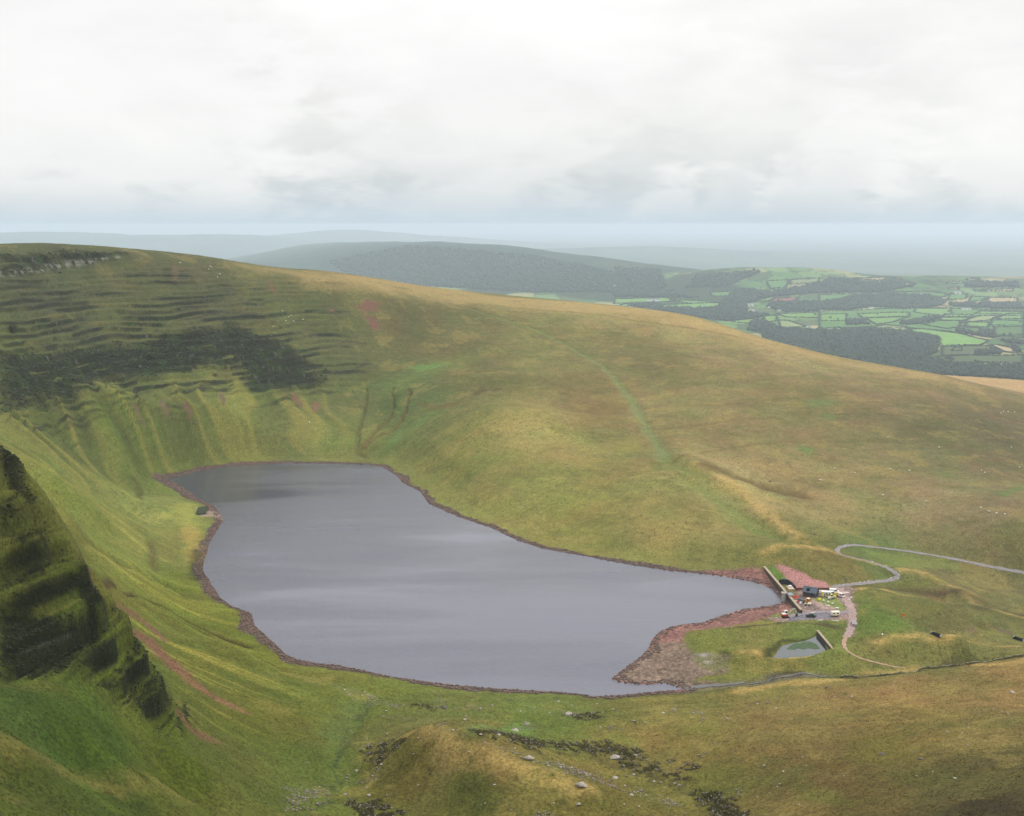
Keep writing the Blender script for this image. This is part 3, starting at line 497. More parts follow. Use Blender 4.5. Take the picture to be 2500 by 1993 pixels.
# worked ground
I, m = poly_mask([(1893,1380),(1904,1378.6),(1949,1392),(1986,1414),(2014,1420),(2023,1429),(2027,1440),(1941,1438),(1912,1403)], 1.2, 1.2, 6); C[I] = C[I]*(1-m[:, None]) + lin((160,116,110))*np.exp(0.22*sn[I])[:, None]*m[:, None]
I, m = stroke_mask([(1945,1441),(1985,1441.5),(2024,1441)], 2.2, feather=.5, smooth=False); over(I, m, (112,72,58), .9)
I, m = poly_mask([(1870,1384),(1890,1381),(1912,1403),(1938,1432),(1905,1425)], 1.2, 1, 6); over(I, m, (92,118,48), .8)
I, m = poly_mask(YARD, 2, 2.5, 7); C[I] = C[I]*(1-0.92*m[:, None]) + 0.92*lin((140,118,112))*np.exp(0.35*sn[I]+0.4*N2[I])[:, None]*m[:, None]
for P, c, k in [([(1925,1500),(1960,1495),(2030,1498),(2030,1510),(1968,1513),(1924,1517)], (112,112,124), .8), ([(1945,1450),(1985,1470),(2000,1490),(1962,1490),(1935,1460)], (98,84,78), .6), ([(1985,1462),(2020,1475),(2050,1488),(2010,1488),(1975,1470)], (168,146,138), .6), ([(2030,1435),(2045,1432),(2050,1450),(2040,1452)], (190,172,166), .7), ([(2055,1440),(2088,1434),(2085,1450),(2062,1452)], (110,92,86), .6),
                ([(1979,1461),(2042,1459),(2060,1477),(2066,1487),(2057,1492),(2042,1487),(2005,1474)], (112,128,62), .85), ([(1883,1500),(1925,1496),(1945,1499),(1905,1508),(1880,1510)], (112,118,58), .8), ([(1950,1450),(1985,1457),(1975,1462),(1952,1456)], (124,92,66), .6),
                ([(1800,1532),(1900,1521),(1925,1518),(1900,1524),(1820,1534),(1765,1537)], (58,48,44), .8), ([(1965,1522),(2010,1522),(2062,1532),(2058,1538),(2000,1528)], (72,54,50), .7), ([(2072,1470),(2092,1475),(2088,1482)], (150,108,100), .7)]:
    I, m = poly_mask(P, 1.2, 1.4, 5); C[I] = C[I]*(1-(m*k)[:, None]) + lin(c)*np.exp(0.25*sn[I])[:, None]*(m*k)[:, None]
# footpath that leaves the yard
# rush beds and peat in the foreground
RUSH = [[(1290,1800),(1340,1808),(1420,1815),(1480,1812),(1530,1822),(1570,1838),(1580,1862),(1530,1858),(1470,1842),(1400,1835)], [(1520,1862),(1600,1862),(1625,1885),(1600,1895),(1540,1880)], [(1590,1886),(1650,1892),(1680,1905),(1640,1905)], [(1680,1925),(1760,1940),(1800,1970),(1820,1993),(1740,1993),(1700,1955)], [(1160,1785),(1205,1785),(1200,1795),(1165,1795)], [(1375,1745),(1460,1738),(1465,1755),(1410,1760)], [(905,1825),(960,1805),(980,1808),(960,1830),(925,1865),(890,1850)], [(870,1958),(930,1955),(985,1993),(880,1993)], [(1200,1800),(1290,1805),(1310,1815),(1220,1812)], [(1640,1862),(1700,1860),(1690,1880),(1650,1875)], [(1015,1722),(1055,1722),(1050,1732),(1020,1732)], [(1240,1792),(1320,1812),(1310,1835),(1250,1815)]]
RM = np.zeros(VX.shape)
for P in RUSH:
    I, m = poly_mask(P, 3, 7, 7, seed=19); RM[I] = np.maximum(RM[I], m*sst(-0.12, 0.12, fbm((VX[I]*0.8+VY[I]*0.6)/2.2, (VY[I]*0.8-VX[I]*0.6)/5, 4, 283, 0.6)+0.07))
over_tex(RM*0.85, (62, 60, 32), dk)
for P, c, k in [([(1150,1770),(1260,1760),(1300,1780),(1250,1795),(1160,1785)], (98,132,66), .5), ([(820,1900),(860,1830),(900,1790),(930,1770),(890,1830),(850,1930)], (92,108,52), .2), ([(1480,1805),(1500,1790),(1560,1810),(1560,1830)], (112,126,54), .4), ([(2200,1730),(2330,1700),(2350,1740)], 'x', 0), ([(1640,1770),(1740,1765),(1760,1790),(1680,1800)], (104,104,46), .6), ([(2040,1800),(2200,1790),(2260,1860),(2100,1860)], (98,90,38), .5), ([(1920,1915),(1990,1918),(2080,1965),(1960,1950)], (84,92,34), .6), ([(2350,1960),(2450,1940),(2500,1993),(2300,1993)], (50,42,24), .6), ([(1110,1925),(1160,1915),(1170,1940),(1120,1945)], (66,62,26), .6), ([(1990,1862),(2060,1868),(2064,1875),(2000,1873)], (92,72,34), .8), ([(1840,1750),(1880,1753),(1870,1760)], (92,72,34), .7), ([(2380,1695),(2420,1705),(2410,1715)], (80,76,34), .7)]:
    if k: I, m = poly_mask(P, 5, 5, 10); over(I, m, c, k)
for P, wd, c, k in [([(752,1993),(800,1960),(822,1915),(820,1870),(832,1820),(850,1780),(880,1740),(905,1715)], 1.1, (62,74,40), .75), ([(905,1715),(960,1700),(1010,1700)], .9, (66,78,42), .6), ([(1180,1790),(1300,1815),(1420,1850),(1540,1885),(1640,1915),(1740,1965),(1790,1993)], 2.2, (70,66,36), .55), ([(1260,1800),(1380,1826),(1500,1862),(1600,1902)], 1.3, (58,54,30), .6), ([(1100,1740),(1200,1752),(1320,1775),(1420,1800)], 1.5, (84,104,50), .5)]:
    I, m = stroke_mask(P, wd, feather=.9, wob=5, wsc=7); over(I, m*sst(-.35, .1, fbm(VX[I]/5, VY[I]/5, 3, 287)), c, k)
# stony debris: grey scree between the mound and the lake
SCREE = [[(815,1670),(850,1678),(930,1705),(990,1725),(970,1732),(900,1712),(840,1690)], [(930,1745),(1060,1755),(1055,1763),(960,1758)], [(1250,1770),(1310,1762),(1320,1772),(1270,1786)], [(1370,1738),(1410,1735),(1415,1752),(1375,1755)], [(1180,1810),(1260,1840),(1350,1865),(1450,1890),(1560,1925),(1665,1968),(1640,1968),(1540,1935),(1430,1905),(1320,1872),(1230,1845)], [(700,1925),(790,1912),(800,1950),(760,1985),(690,1980)], [(880,1910),(920,1870),(930,1875),(905,1920)], [(1060,1705),(1090,1712),(1085,1730),(1060,1725)], [(1640,1905),(1670,1912),(1660,1925),(1638,1918)], [(1690,1738),(1720,1738),(1715,1748)], [(1600,1732),(1660,1728),(1650,1736)]]
SM = np.zeros(VX.shape)
for P in SCREE:
    I, m = poly_mask(P, 3, 4, 6, seed=23); SM[I] = np.maximum(SM[I], m*sst(0.05, 0.4, fbm(VX[I]/1.2, VY[I]/1.6, 3, 285)+0.25*fbm(VX[I]/8, VY[I]/8, 2, 286)))
over_tex(SM*0.6, (116, 108, 96), dk)
C = np.clip(C, 0.004, 0.75)

def moor_material():
    m = bpy.data.materials.new('moorland_turf'); m.use_nodes = True; nt = m.node_tree; bs = nt.nodes['Principled BSDF']
    at = nn(nt, 'ShaderNodeAttribute', attribute_name='turf'); gm = nn(nt, 'ShaderNodeNewGeometry'); P = gm.outputs['Position']
    n1 = noise_n(nt, P, 0.9, 5, 0.65); n2 = noise_n(nt, P, 0.16, 5, 0.6)
    f1 = ramp_n(nt, n1, [(0.28, 0.5), (0.5, 1.0), (0.72, 1.5)]); f2 = ramp_n(nt, n2, [(0.3, 0.85), (0.7, 1.15)])
    c = mix_n(nt, 1.0, mix_n(nt, 1.0, at.outputs['Color'], f1, 'MULTIPLY'), f2, 'MULTIPLY')
    vo = nn(nt, 'ShaderNodeTexVoronoi'); vo.inputs['Scale'].default_value = 0.42; nt.links.new(P, vo.inputs['Vector'])
    vs = math_n(nt, 'MULTIPLY', ramp_n(nt, vo.outputs['Distance'], [(0.12, 1.0), (0.42, 0.0)]), ramp_n(nt, n2, [(0.48, 0.0), (0.66, 0.6)]))
    c = mix_n(nt, vs, c, mix_n(nt, 1.0, c, (0.42, 0.46, 0.40), 'MULTIPLY'))
    n3 = noise_n(nt, P, 0.035, 6, 0.62); c = mix_n(nt, ramp_n(nt, n3, [(0.45, 0.0), (0.7, 0.22)]), c, mix_n(nt, 1.0, c, (1.16, 0.92, 0.80), 'MULTIPLY'))
    nt.links.new(c, bs.inputs['Base Color']); bs.inputs['Roughness'].default_value = 0.95; bs.inputs['Specular IOR Level'].default_value = 0.1
    bp = nn(nt, 'ShaderNodeBump'); bp.inputs['Strength'].default_value = 0.8; bp.inputs['Distance'].default_value = 0.9
    nt.links.new(n1, bp.inputs['Height']); nt.links.new(bp.outputs[0], bs.inputs['Normal'])
    return m
moor = grid_mesh('moorland', VX, VY, VZ2, NR, NA, {'turf': C}); moor['kind'] = 'structure'
moor.data.materials.append(moor_material())

# ------------------------------------------------------------------ materials
MATS = {}
def mat(name, col, rough=0.7, var=0.0, scale=2.0, metal=0.0, bump=0.0, spec=0.3):
    if name in MATS: return MATS[name]
    m = bpy.data.materials.new(name); m.use_nodes = True; nt = m.node_tree; bs = nt.nodes['Principled BSDF']
    bs.inputs['Roughness'].default_value = rough; bs.inputs['Metallic'].default_value = metal; bs.inputs['Specular IOR Level'].default_value = spec
    c = tuple(lin(col)) if max(col) > 1 else tuple(col)
    tcn = nn(nt, 'ShaderNodeTexCoord'); n = noise_n(nt, tcn.outputs['Object'], scale, 5, 0.6)
    f = ramp_n(nt, n, [(0.28, 1-var), (0.72, 1+var)])
    nt.links.new(mix_n(nt, 1.0, c, f, 'MULTIPLY'), bs.inputs['Base Color'])
    if bump:
        b = nn(nt, 'ShaderNodeBump'); b.inputs['Strength'].default_value = bump; nt.links.new(n, b.inputs['Height']); nt.links.new(b.outputs[0], bs.inputs['Normal'])
    MATS[name] = m; return m
def water(name, deep, rscale, bstr, rough, patch=True):
    m = bpy.data.materials.new(name); m.use_nodes = True; nt = m.node_tree; bs = nt.nodes['Principled BSDF']
    gm = nn(nt, 'ShaderNodeNewGeometry'); mp = nn(nt, 'ShaderNodeMapping'); mp.inputs['Scale'].default_value = (0.55, 1.6, 1); mp.inputs['Rotation'].default_value = (0, 0, R(-14))
    nt.links.new(gm.outputs['Position'], mp.inputs[0]); n = noise_n(nt, mp.outputs[0], rscale, 4, 0.6)
    mp2 = nn(nt, 'ShaderNodeMapping'); mp2.inputs['Scale'].default_value = (0.0045, 0.017, 1); mp2.inputs['Rotation'].default_value = (0, 0, R(-10)); nt.links.new(gm.outputs['Position'], mp2.inputs[0])
    n2 = noise_n(nt, mp2.outputs[0], 1.0, 3, 0.5, 0.4)
    bs.inputs['Base Color'].default_value = tuple(lin(deep)) + (1,)
    bs.inputs['IOR'].default_value = 1.9; bs.inputs['Specular IOR Level'].default_value = 0.5
    nt.links.new(ramp_n(nt, n2, [(0.38, rough*0.35), (0.5, rough), (0.64, rough*2.2)]) if patch else ramp_n(nt, n2, [(0, rough), (1, rough)]), bs.inputs['Roughness'])
    b = nn(nt, 'ShaderNodeBump'); b.inputs['Distance'].default_value = 0.5
    nt.links.new(ramp_n(nt, n2, [(0.36, bstr*0.35), (0.5, bstr), (0.66, bstr*1.5)]) if patch else ramp_n(nt, n2, [(0, bstr), (1, bstr)]), b.inputs['Strength'])
    n5 = noise_n(nt, mp.outputs[0], rscale*0.18, 3, 0.6); nt.links.new(math_n(nt, 'ADD', n, math_n(nt, 'MULTIPLY', n5, 1.0)), b.inputs['Height']); nt.links.new(b.outputs[0], bs.inputs['Normal']); return m
M_LAKE = water('lake_water', (70, 70, 86), 1.1, 0.27, 0.13)
M_POND = water('pond_water', (48, 54, 52), 0.6, 0.05, 0.08, False)
M_STREAM = water('stream_water', (70, 68, 64), 1.6, 0.9, 0.3, False)

def flat_sheet(name, P, z, m, kind='structure'):
    bm = bmesh.new(); vs = [bm.verts.new((x, y, z)) for x, y in P]; f = bm.faces.new(vs)
    bmesh.ops.triangulate(bm, faces=[f]); me = bpy.data.meshes.new(name); bm.to_mesh(me); bm.free()
    o = bpy.data.objects.new(name, me); COL.objects.link(o); me.materials.append(m)
    if me.polygons[0].normal.z < 0: me.flip_normals()
    if kind: o['kind'] = kind
    return o
# the sheet reaches a little under the shore, so the waterline is where the ground meets it
cen = LK.mean(0); grown = []
for i in range(len(LAKE)):
    a, b = np.array(LAKE[i-1]), np.array(LAKE[(i+1) % len(LAKE)]); t = b-a; t = t/(np.hypot(*t)+1e-9)
    nrm = np.array([t[1], -t[0]]); p = np.array(LAKE[i])
    if poly_sd(np.array([p[0]+nrm[0]*2]), np.array([p[1]+nrm[1]*2]), LAKE)[0] < 0: nrm = -nrm
    grown.append(tuple(p+nrm*1.0))
flat_sheet('lake', grown, 0.0, M_LAKE)
PONDW = W(POND); pc = np.array(PONDW).mean(0)
flat_sheet('pond', [tuple(pc+(np.array(p)-pc)*1.06) for p in PONDW], pz-0.05, M_POND)
weed = [(1925,1580),(1934,1574),(1944,1570),(1952,1571),(1962,1567),(1975,1566),(1984,1569),(1994,1573),(1998,1579),(2002,1584),(1988,1585),(1975,1583),(1960,1586),(1950,1583),(1938,1587),(1920,1585)]
flat_sheet('pond_weed', [tuple(at_z(u, v, pz)[:2]) for u, v in weed], pz-0.02, mat('pond_weed', (62, 82, 50), 0.8, 0.5, 0.8), 'stuff')
pool = [(484,1241),(508,1238),(503,1255),(486,1259),(477,1256)]
pl = [tuple(trace2(*p)) for p in pool]; flat_sheet('stream_pool', pl, max(float(ground(*p)) for p in pl)+0.05, M_POND)

def ribbon(name, P, w0, w1, m, lift=0.13, nacr=6, world=False, level=False, kind='structure'):
    P = np.array(P if world else smooth_line([tuple(trace2(u, v)) for u, v in P], 10)); n = len(P); vs = []; fs = []
    for i in range(n):
        t = P[min(i+1, n-1)]-P[max(i-1, 0)]; t = t/(np.hypot(*t)+1e-9); nr_ = np.array([t[1], -t[0]]); ww = w0+(w1-w0)*i/(n-1)
        ww *= 1+0.16*math.sin(i*0.9)+0.1*math.sin(i*2.3)
        ac = [P[i]+nr_*ww*(k/nacr-0.5) for k in range(nacr+1)]
        zs = ground([q[0] for q in ac], [q[1] for q in ac]); z0 = zs.min()
        for q, z in zip(ac, zs): vs.append((q[0], q[1], (z0 if level else z)+lift))
    for i in range(n-1):
        for k in range(nacr):
            a = i*(nacr+1)+k; fs.append((a, a+nacr+1, a+nacr+2, a+1))
    me = bpy.data.meshes.new(name); me.from_pydata(vs, [], fs); me.materials.append(m)
    for p in me.polygons: p.use_smooth = True
    if me.polygons[0].normal.z < 0: me.flip_normals()
    o = bpy.data.objects.new(name, me); COL.objects.link(o)
    if kind: o['kind'] = kind
    return o
M_TRACK = mat('gravel_track', (128, 122, 120), 0.95, 0.35, 0.9, bump=0.4); M_PATH = mat('trodden_path', (158, 132, 108), 0.95, 0.3, 0.9); M_YARD = mat('yard_gravel', (152, 130, 124), 0.95, 0.35, 0.7, bump=0.4)
ribbon('track', [(2640,1432),(2570,1415),(2500,1399),(2440,1388),(2370,1374),(2250,1352),(2150,1338),(2095,1332),(2066,1333),(2046,1341),(2046,1349),(2058,1356),(2085,1362),(2116,1369.5),(2140,1377),(2163,1386),(2181,1396),(2191,1404),(2190,1411),(2176,1416),(2140,1421),(2100,1426),(2060,1430),(2032,1435)], 2.9, 2.9, M_TRACK, nacr=5)
ribbon('yard_road', [(2048,1436),(2056,1447),(2064,1462),(2074,1478),(2080,1494),(2081,1512),(2079,1530),(2073,1545),(2067,1556)], 4.6, 3.6, M_YARD)
ribbon('yard_road', [(2076,1494),(2050,1496),(2010,1494),(1970,1498),(1925,1506)], 3.6, 3.0, mat('wet_gravel', (132, 124, 126), 0.9, 0.35, 0.7))
ribbon('footpath', [(2067,1554),(2061,1566),(2062,1580),(2072,1592),(2092,1604),(2120,1613),(2160,1623),(2210,1632)], 2.4, 0.9, M_PATH)
for nm, P, a, b in [('stream', [(1672,1683),(1720,1676),(1780,1671),(1830,1667),(1862,1663),(1891,1654),(1936,1649),(1995,1650),(2036,1654)], 3.4, 1.3)]:
    ribbon(nm, P, a, b, M_STREAM, lift=0.22, level=True)

# ------------------------------------------------------------------ farmland beyond the ridge
HILLS = [([(760,625,13500),(860,590,13500),(985,591,12500),(1160,594,11500),(1215,605,11300),(1310,619,11000),(1400,635,10600),(1470,652,10200),(1560,668,9900)], 1500),
         ([(1600,672,9900),(1740,660,9600),(1830,653,9400),(1950,657,9300),(2040,668,9300),(2150,674,9400),(2320,676,9600),(2600,677,9700)], 1000),
         ([(1200,610,19000),(1430,606,19000),(1566,602,20000),(1700,612,21000),(1900,632,21000)], 2200), ([(1900,632,26000),(2150,620,26000),(2350,626,26000),(2600,618,26000)], 3000), ([(-200,570,25000),(120,566,25000),(300,574,25000),(480,572,25000),(640,590,24000)], 3500), ([(600,585,30000),(850,562,30000),(1000,575,30000)], 3000)]
HL = [(np.array([at_r(*p) for p in P]), wd) for P, wd in HILLS]
def farm_z(x, y):
    x = np.asarray(x, float); y = np.asarray(y, float); r = np.hypot(x, y)
    z = -310 + 16*fbm(x/900, y/900, 3, 301)*sst(3500, 5000, r) - 0.0*r; z = z + 22*fbm(x/2500, y/2500, 2, 305)
    top = np.zeros(x.shape); rug = fbm(x/1300, y/2600, 4, 311, 0.55)
    for P, wd in HL:
        h = np.zeros(x.shape)
        for i in range(len(P)-1):
            d, t = seg_dist(x, y, P[i], P[i+1]); zc = P[i][2]+(P[i+1][2]-P[i][2])*t
            h = np.maximum(h, (zc+310)*np.exp(-(d/wd)**2))
        h = h*(1+0.10*rug)
        top = np.maximum(top, h)
    return z*(1-sst(0, 80, top)) + sst(0, 80, top)*(-310+8*fbm(x/900, y/900, 3, 301)) + top
fa = np.arctan(np.linspace(math.tan(R(-29)), math.tan(R(29)), 800)); fr = 1/np.linspace(1/2300, 1/70000, 640)
FA, FR = np.meshgrid(fa, fr); FX = (FR*np.sin(FA)).ravel(); FY = (FR*np.cos(FA)).ravel(); FZ = farm_z(FX, FY)
FS = np.maximum.accumulate(((FZ-CAMH)/FR.ravel()).reshape(FR.shape), 0)
def far(u, v):
    d = raydir(u, v); c = int(np.clip(np.searchsorted(fa, math.atan2(d[0], d[1])), 0, len(fa)-1)); col = FS[:, c]
    i = int(np.clip(np.searchsorted(col, d[2]), 1, len(fr)-1)); t = float(np.clip((d[2]-col[i-1])/(col[i]-col[i-1]+1e-9), 0, 1)); r = fr[i-1]+(fr[i]-fr[i-1])*t
    return (d[0]*r, d[1]*r)
# patchwork of hedged fields
def cells(x, y, sx, sy, seed):
    wx = x/sx + 0.35*fbm(x/(3*sx), y/(3*sy), 2, seed); wy = y/sy + 0.35*fbm(x/(3*sx)+9, y/(3*sy), 2, seed+3)
    xi = np.floor(wx).astype(np.int64); yi = np.floor(wy).astype(np.int64); f1 = np.full(x.shape, 9.0); f2 = np.full(x.shape, 9.0); cid = np.zeros(x.shape)
    for dx in (-1, 0, 1):
        for dy in (-1, 0, 1):
            h = ((xi+dx)*73856093 ^ (yi+dy)*19349663 ^ seed*83492791) & 0xffffff
            px = xi+dx+0.15+0.7*((h*7919) % 1009)/1009.0; py = yi+dy+0.15+0.7*((h*104729) % 1013)/1013.0
            d = np.maximum(np.abs(wx-px), np.abs(wy-py))*0.7+0.3*np.hypot(wx-px, wy-py); n = d < f1
            f2 = np.where(n, f1, np.minimum(f2, d)); cid = np.where(n, (h % 997)/997.0, cid); f1 = np.where(n, d, f1)
    return cid, f2-f1
cid, edge = cells(FX, FY, 170, 260, 5)
PAL = np.array([lin(c) for c in [(86,124,66),(98,136,72),(78,112,66),(120,148,90),(104,128,72),(150,150,100),(168,156,112),(88,104,66),(74,98,58),(112,140,78)]])*0.85
FC = PAL[(cid*len(PAL)).astype(int) % len(PAL)]
hedge = 1-sst(0.03, 0.10, edge); DARK = np.array(lin((44, 62, 40)))*0.8
FC = FC*(1-0.85*hedge[:, None]) + DARK*0.85*hedge[:, None]
wd_ = sst(0.02, 0.14, fbm(FX/800, FY/1500, 4, 331)); FC = FC*(1-0.9*wd_[:, None]) + DARK*0.9*wd_[:, None]
def q5(L): return [(2000+x*.2319, 640+y*.2319) for x, y in L]
def q4(L): return [(1500+x*.2319, 640+y*.2319) for x, y in L]
G1, G2, G3, TAN, PALE = (112,150,80), (92,132,72), (84,116,66), (176,158,118), (140,152,100)
FIELDS = [(q5([(0,520),(1000,480),(1640,500),(2156,520),(2156,800),(1450,740),(900,690),(400,690),(0,700)]), G2),
 (q5([(950,710),(1100,708),(1400,745),(1780,830),(1700,875),(1260,880),(1265,790),(1000,740)]), (120,160,82)), (q5([(1800,870),(1900,875),(2030,905),(2090,960),(1960,950),(1880,910)]), TAN), (q5([(400,690),(700,665),(920,680),(940,735),(700,700)]), PALE),
 (q5([(400,545),(950,532),(950,572),(450,588)]), G1), (q5([(0,552),(290,547),(280,618),(0,620)]), G1), (q5([(480,592),(940,578),(800,628),(600,658)]), G1), (q5([(1010,490),(1380,490),(1400,540),(1300,565),(1000,528)]), G1), (q5([(1320,551),(1620,555),(1600,575),(1300,577)]), G1), (q5([(1290,584),(1600,587),(1500,620),(1250,610)]), (118,152,84)),
 (q5([(1700,568),(1910,566),(1800,613),(1500,643),(1560,610)]), PALE), (q5([(1940,562),(2156,572),(2130,600),(1860,600)]), G1), (q5([(1700,516),(2156,528),(2156,545),(1640,543)]), G1), (q5([(1200,622),(1480,617),(1490,680),(1350,703),(1100,660)]), G2), (q5([(1560,632),(1790,637),(1780,690),(1520,673)]), G1), (q5([(1820,612),(2156,622),(2156,670),(1800,668)]), G2),
 (q5([(1520,687),(1690,692),(1690,738),(1500,715)]), G3), (q5([(1840,682),(2156,687),(2156,760),(1850,790)]), G3), (q5([(1800,375),(2090,380),(2080,428),(1720,420)]), TAN), (q5([(1620,297),(2040,282),(2040,304),(1650,308)]), TAN), (q5([(350,175),(700,166),(700,189),(420,185)]), TAN), (q5([(430,203),(800,205),(820,219),(430,215)]), TAN), (q5([(880,222),(1010,227),(1000,245),(890,255)]), TAN), (q5([(1360,272),(1470,267),(1470,289),(1360,291)]), TAN), (q5([(780,177),(860,172),(865,192),(790,185)]), TAN), (q5([(1540,182),(1690,173),(1680,193),(1550,198)]), TAN), (q5([(1370,207),(1530,207),(1500,228),(1340,230)]), G1),
 (q5([(0,345),(350,332),(800,317),(1180,312),(1350,340),(1330,368),(900,340),(350,350),(200,395),(0,420)]), G2), (q5([(1380,332),(1560,342),(1540,388),(1350,405)]), G2), (q5([(1600,362),(1780,372),(1700,408),(1570,418)]), G2), (q5([(1420,902),(1500,902),(1500,938),(1390,938)]), TAN), (q5([(1290,892),(1780,882),(1850,910),(1820,960),(1620,980),(1300,990)]), (84,98,66)),
 (q5([(1230,1000),(1800,985),(2156,980),(2156,1060),(1700,1060),(1350,1060)]), (80,98,62)), (q5([(1330,1005),(1400,1010),(1410,1030),(1340,1020)]), PALE), (q5([(1640,1040),(1720,1060),(1800,1060),(1780,1085),(1680,1080)]), G1), (q5([(660,1010),(840,1050),(850,1062),(700,1040)]), PALE), (q5([(40,700),(210,685),(240,715),(60,735)]), PALE),
 (q4([(1640,405),(1700,382),(1940,375),(1900,413),(1660,420)]), (150,92,84)), (q4([(1420,425),(1640,372),(1720,362),(1620,410)]), G1), (q4([(0,390),(540,377),(600,390),(590,418),(0,438)]), G1), (q4([(120,440),(300,440),(110,470),(0,470)]), G1), (q4([(480,457),(1140,432),(1150,460),(980,485),(520,480)]), G1), (q4([(590,400),(900,412),(1110,430),(800,438)]), G1), (q4([(1240,620),(1700,560),(1720,620),(1450,650),(1250,632)]), (116,152,80)), (q4([(1730,617),(1850,622),(2030,680),(1900,690),(1750,688)]), PALE), (q4([(1700,547),(2156,532),(2156,590),(1800,580)]), G1), (q4([(1000,320),(1240,310),(1200,360),(1030,360)]), G2), (q4([(1600,200),(1840,190),(1800,270),(1640,280)]), G2), (q4([(1850,190),(2156,170),(2156,215),(1860,235)]), (128,140,92)), (q4([(440,330),(560,300),(640,290),(470,335)]), G1)]
WOODS = [(q5([(0,735),(550,705),(900,735),(1250,790),(1240,880),(1230,960),(1100,1010),(1300,1055),(1700,1095),(2156,1080),(2156,1240),(1700,1210),(1380,1195),(1000,1200),(700,1120),(300,1040),(0,960),(-350,900),(-600,850),(-600,760),(-300,740)]), 7.5), (q5([(350,370),(700,345),(1200,360),(1340,420),(1250,470),(900,500),(600,472),(300,510),(0,505),(0,430),(200,400)]), 6), (q5([(100,185),(400,190),(450,225),(850,230),(880,250),(1000,260),(600,320),(0,330),(0,240)]), 6), (q5([(1530,215),(2100,225),(2100,270),(1540,265)]), 6), (q5([(850,640),(1270,570),(1280,590),(1080,655),(850,665)]), 6), (q5([(290,620),(480,620),(520,660),(280,665)]), 6), (q5([(1450,700),(1700,770),(1840,785),(1830,802),(1700,790),(1440,742)]), 7), (q5([(1700,722),(1830,722),(1830,770),(1700,765)]), 6), (q5([(1890,822),(2156,842),(2156,870),(1990,855)]), 6), (q5([(1640,940),(1900,920),(1930,970),(1650,980)]), 7), (q5([(1360,440),(2100,440),(2156,500),(1800,490),(1400,470)]), 7), (q5([(1990,860),(2060,880),(2130,960),(2090,955)]), 7),
 (q4([(110,450),(450,440),(520,490),(1000,490),(1250,470),(1390,470),(1400,540),(1650,560),(1450,600),(1200,625),(900,590),(400,505)]), 7), (q4([(1130,410),(1300,290),(1500,300),(1640,320),(2000,260),(2156,220),(2156,330),(1900,350),(1640,370),(1400,440),(1380,490),(1100,490)]), 7), (q4([(1650,425),(1950,420),(2156,430),(2156,520),(1800,530),(1600,480)]), 7), (q4([(1450,620),(1560,610),(1700,680),(1750,700),(2000,720),(2156,720),(2156,862),(1900,850),(1600,760),(1400,720)]), 7), (q4([(0,60),(480,80),(540,250),(430,330),(1000,385),(500,375),(0,370)]), 8), (q4([(850,150),(1200,120),(1500,90),(1540,110),(1150,270),(760,270)]), 9),
 ([(800,640),(1000,600),(1300,625),(1500,665),(1500,715),(1300,715),(1050,700),(880,690)], 10)]
def idx2(P, pad):
    P = np.array(P); return np.nonzero((FX > P[:, 0].min()-pad) & (FX < P[:, 0].max()+pad) & (FY > P[:, 1].min()-pad) & (FY < P[:, 1].max()+pad))[0]
FW = [([far(*p) for p in P], P, c) for P, c in FIELDS]; WW = [([far(*p) for p in P], P, sp) for P, sp in WOODS]
for Pw, P, c in WW:
    I = idx2(Pw, 60); d = poly_sd(FX[I], FY[I], Pw) + 40*fbm(FX[I]/120, FY[I]/120, 3, 341); m = (1-sst(-15, 15, d))[:, None]; FC[I] = FC[I]*(1-m) + DARK*m
for Pw, P, c in FW:
    I = idx2(Pw, 30); d = poly_sd(FX[I], FY[I], Pw) + 10*fbm(FX[I]/90, FY[I]/90, 2, 343); m = (1-sst(-6, 6, d))[:, None]; FC[I] = FC[I]*(1-m) + lin(c)*0.85*m
    I2 = I[np.abs(d) < 9]; FC[I2] = DARK*1.2
P0, _w = HL[0]; dmin = np.full(FX.shape, 1e9)
for i in range(len(P0)-1): dmin = np.minimum(dmin, seg_dist(FX, FY, P0[i], P0[i+1])[0])
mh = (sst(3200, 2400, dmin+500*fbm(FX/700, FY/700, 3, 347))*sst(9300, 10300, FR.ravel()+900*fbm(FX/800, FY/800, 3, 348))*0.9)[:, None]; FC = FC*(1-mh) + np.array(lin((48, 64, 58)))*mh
haze_k = (0.9*sst(11500, 14000, FR.ravel()+900*fbm(FX/2500, FY/2500, 2, 349)))[:, None]; FC = FC*(1-haze_k) + np.array(lin((102, 116, 108)))*np.exp(0.25*fbm(FX/1500, FY/2500, 4, 350))[:, None]*haze_k  # distant haze painted in: far land blended to one pale grey-green
FC *= np.exp(0.18*fbm(FX/60, FY/120, 3, 351))[:, None]
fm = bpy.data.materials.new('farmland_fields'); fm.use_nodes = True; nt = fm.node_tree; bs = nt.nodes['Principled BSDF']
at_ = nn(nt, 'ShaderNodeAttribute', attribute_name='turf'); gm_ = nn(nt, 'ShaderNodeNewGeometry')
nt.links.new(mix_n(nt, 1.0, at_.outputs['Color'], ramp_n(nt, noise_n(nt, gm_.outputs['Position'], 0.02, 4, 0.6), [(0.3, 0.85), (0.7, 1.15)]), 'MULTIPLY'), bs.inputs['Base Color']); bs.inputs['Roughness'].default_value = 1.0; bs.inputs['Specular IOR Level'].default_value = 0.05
farm = grid_mesh('farmland', FX, FY, FZ, len(fr), len(fa), {'turf': np.clip(FC, 0.004, 0.7)}); farm['kind'] = 'structure'; farm.data.materials.append(fm)

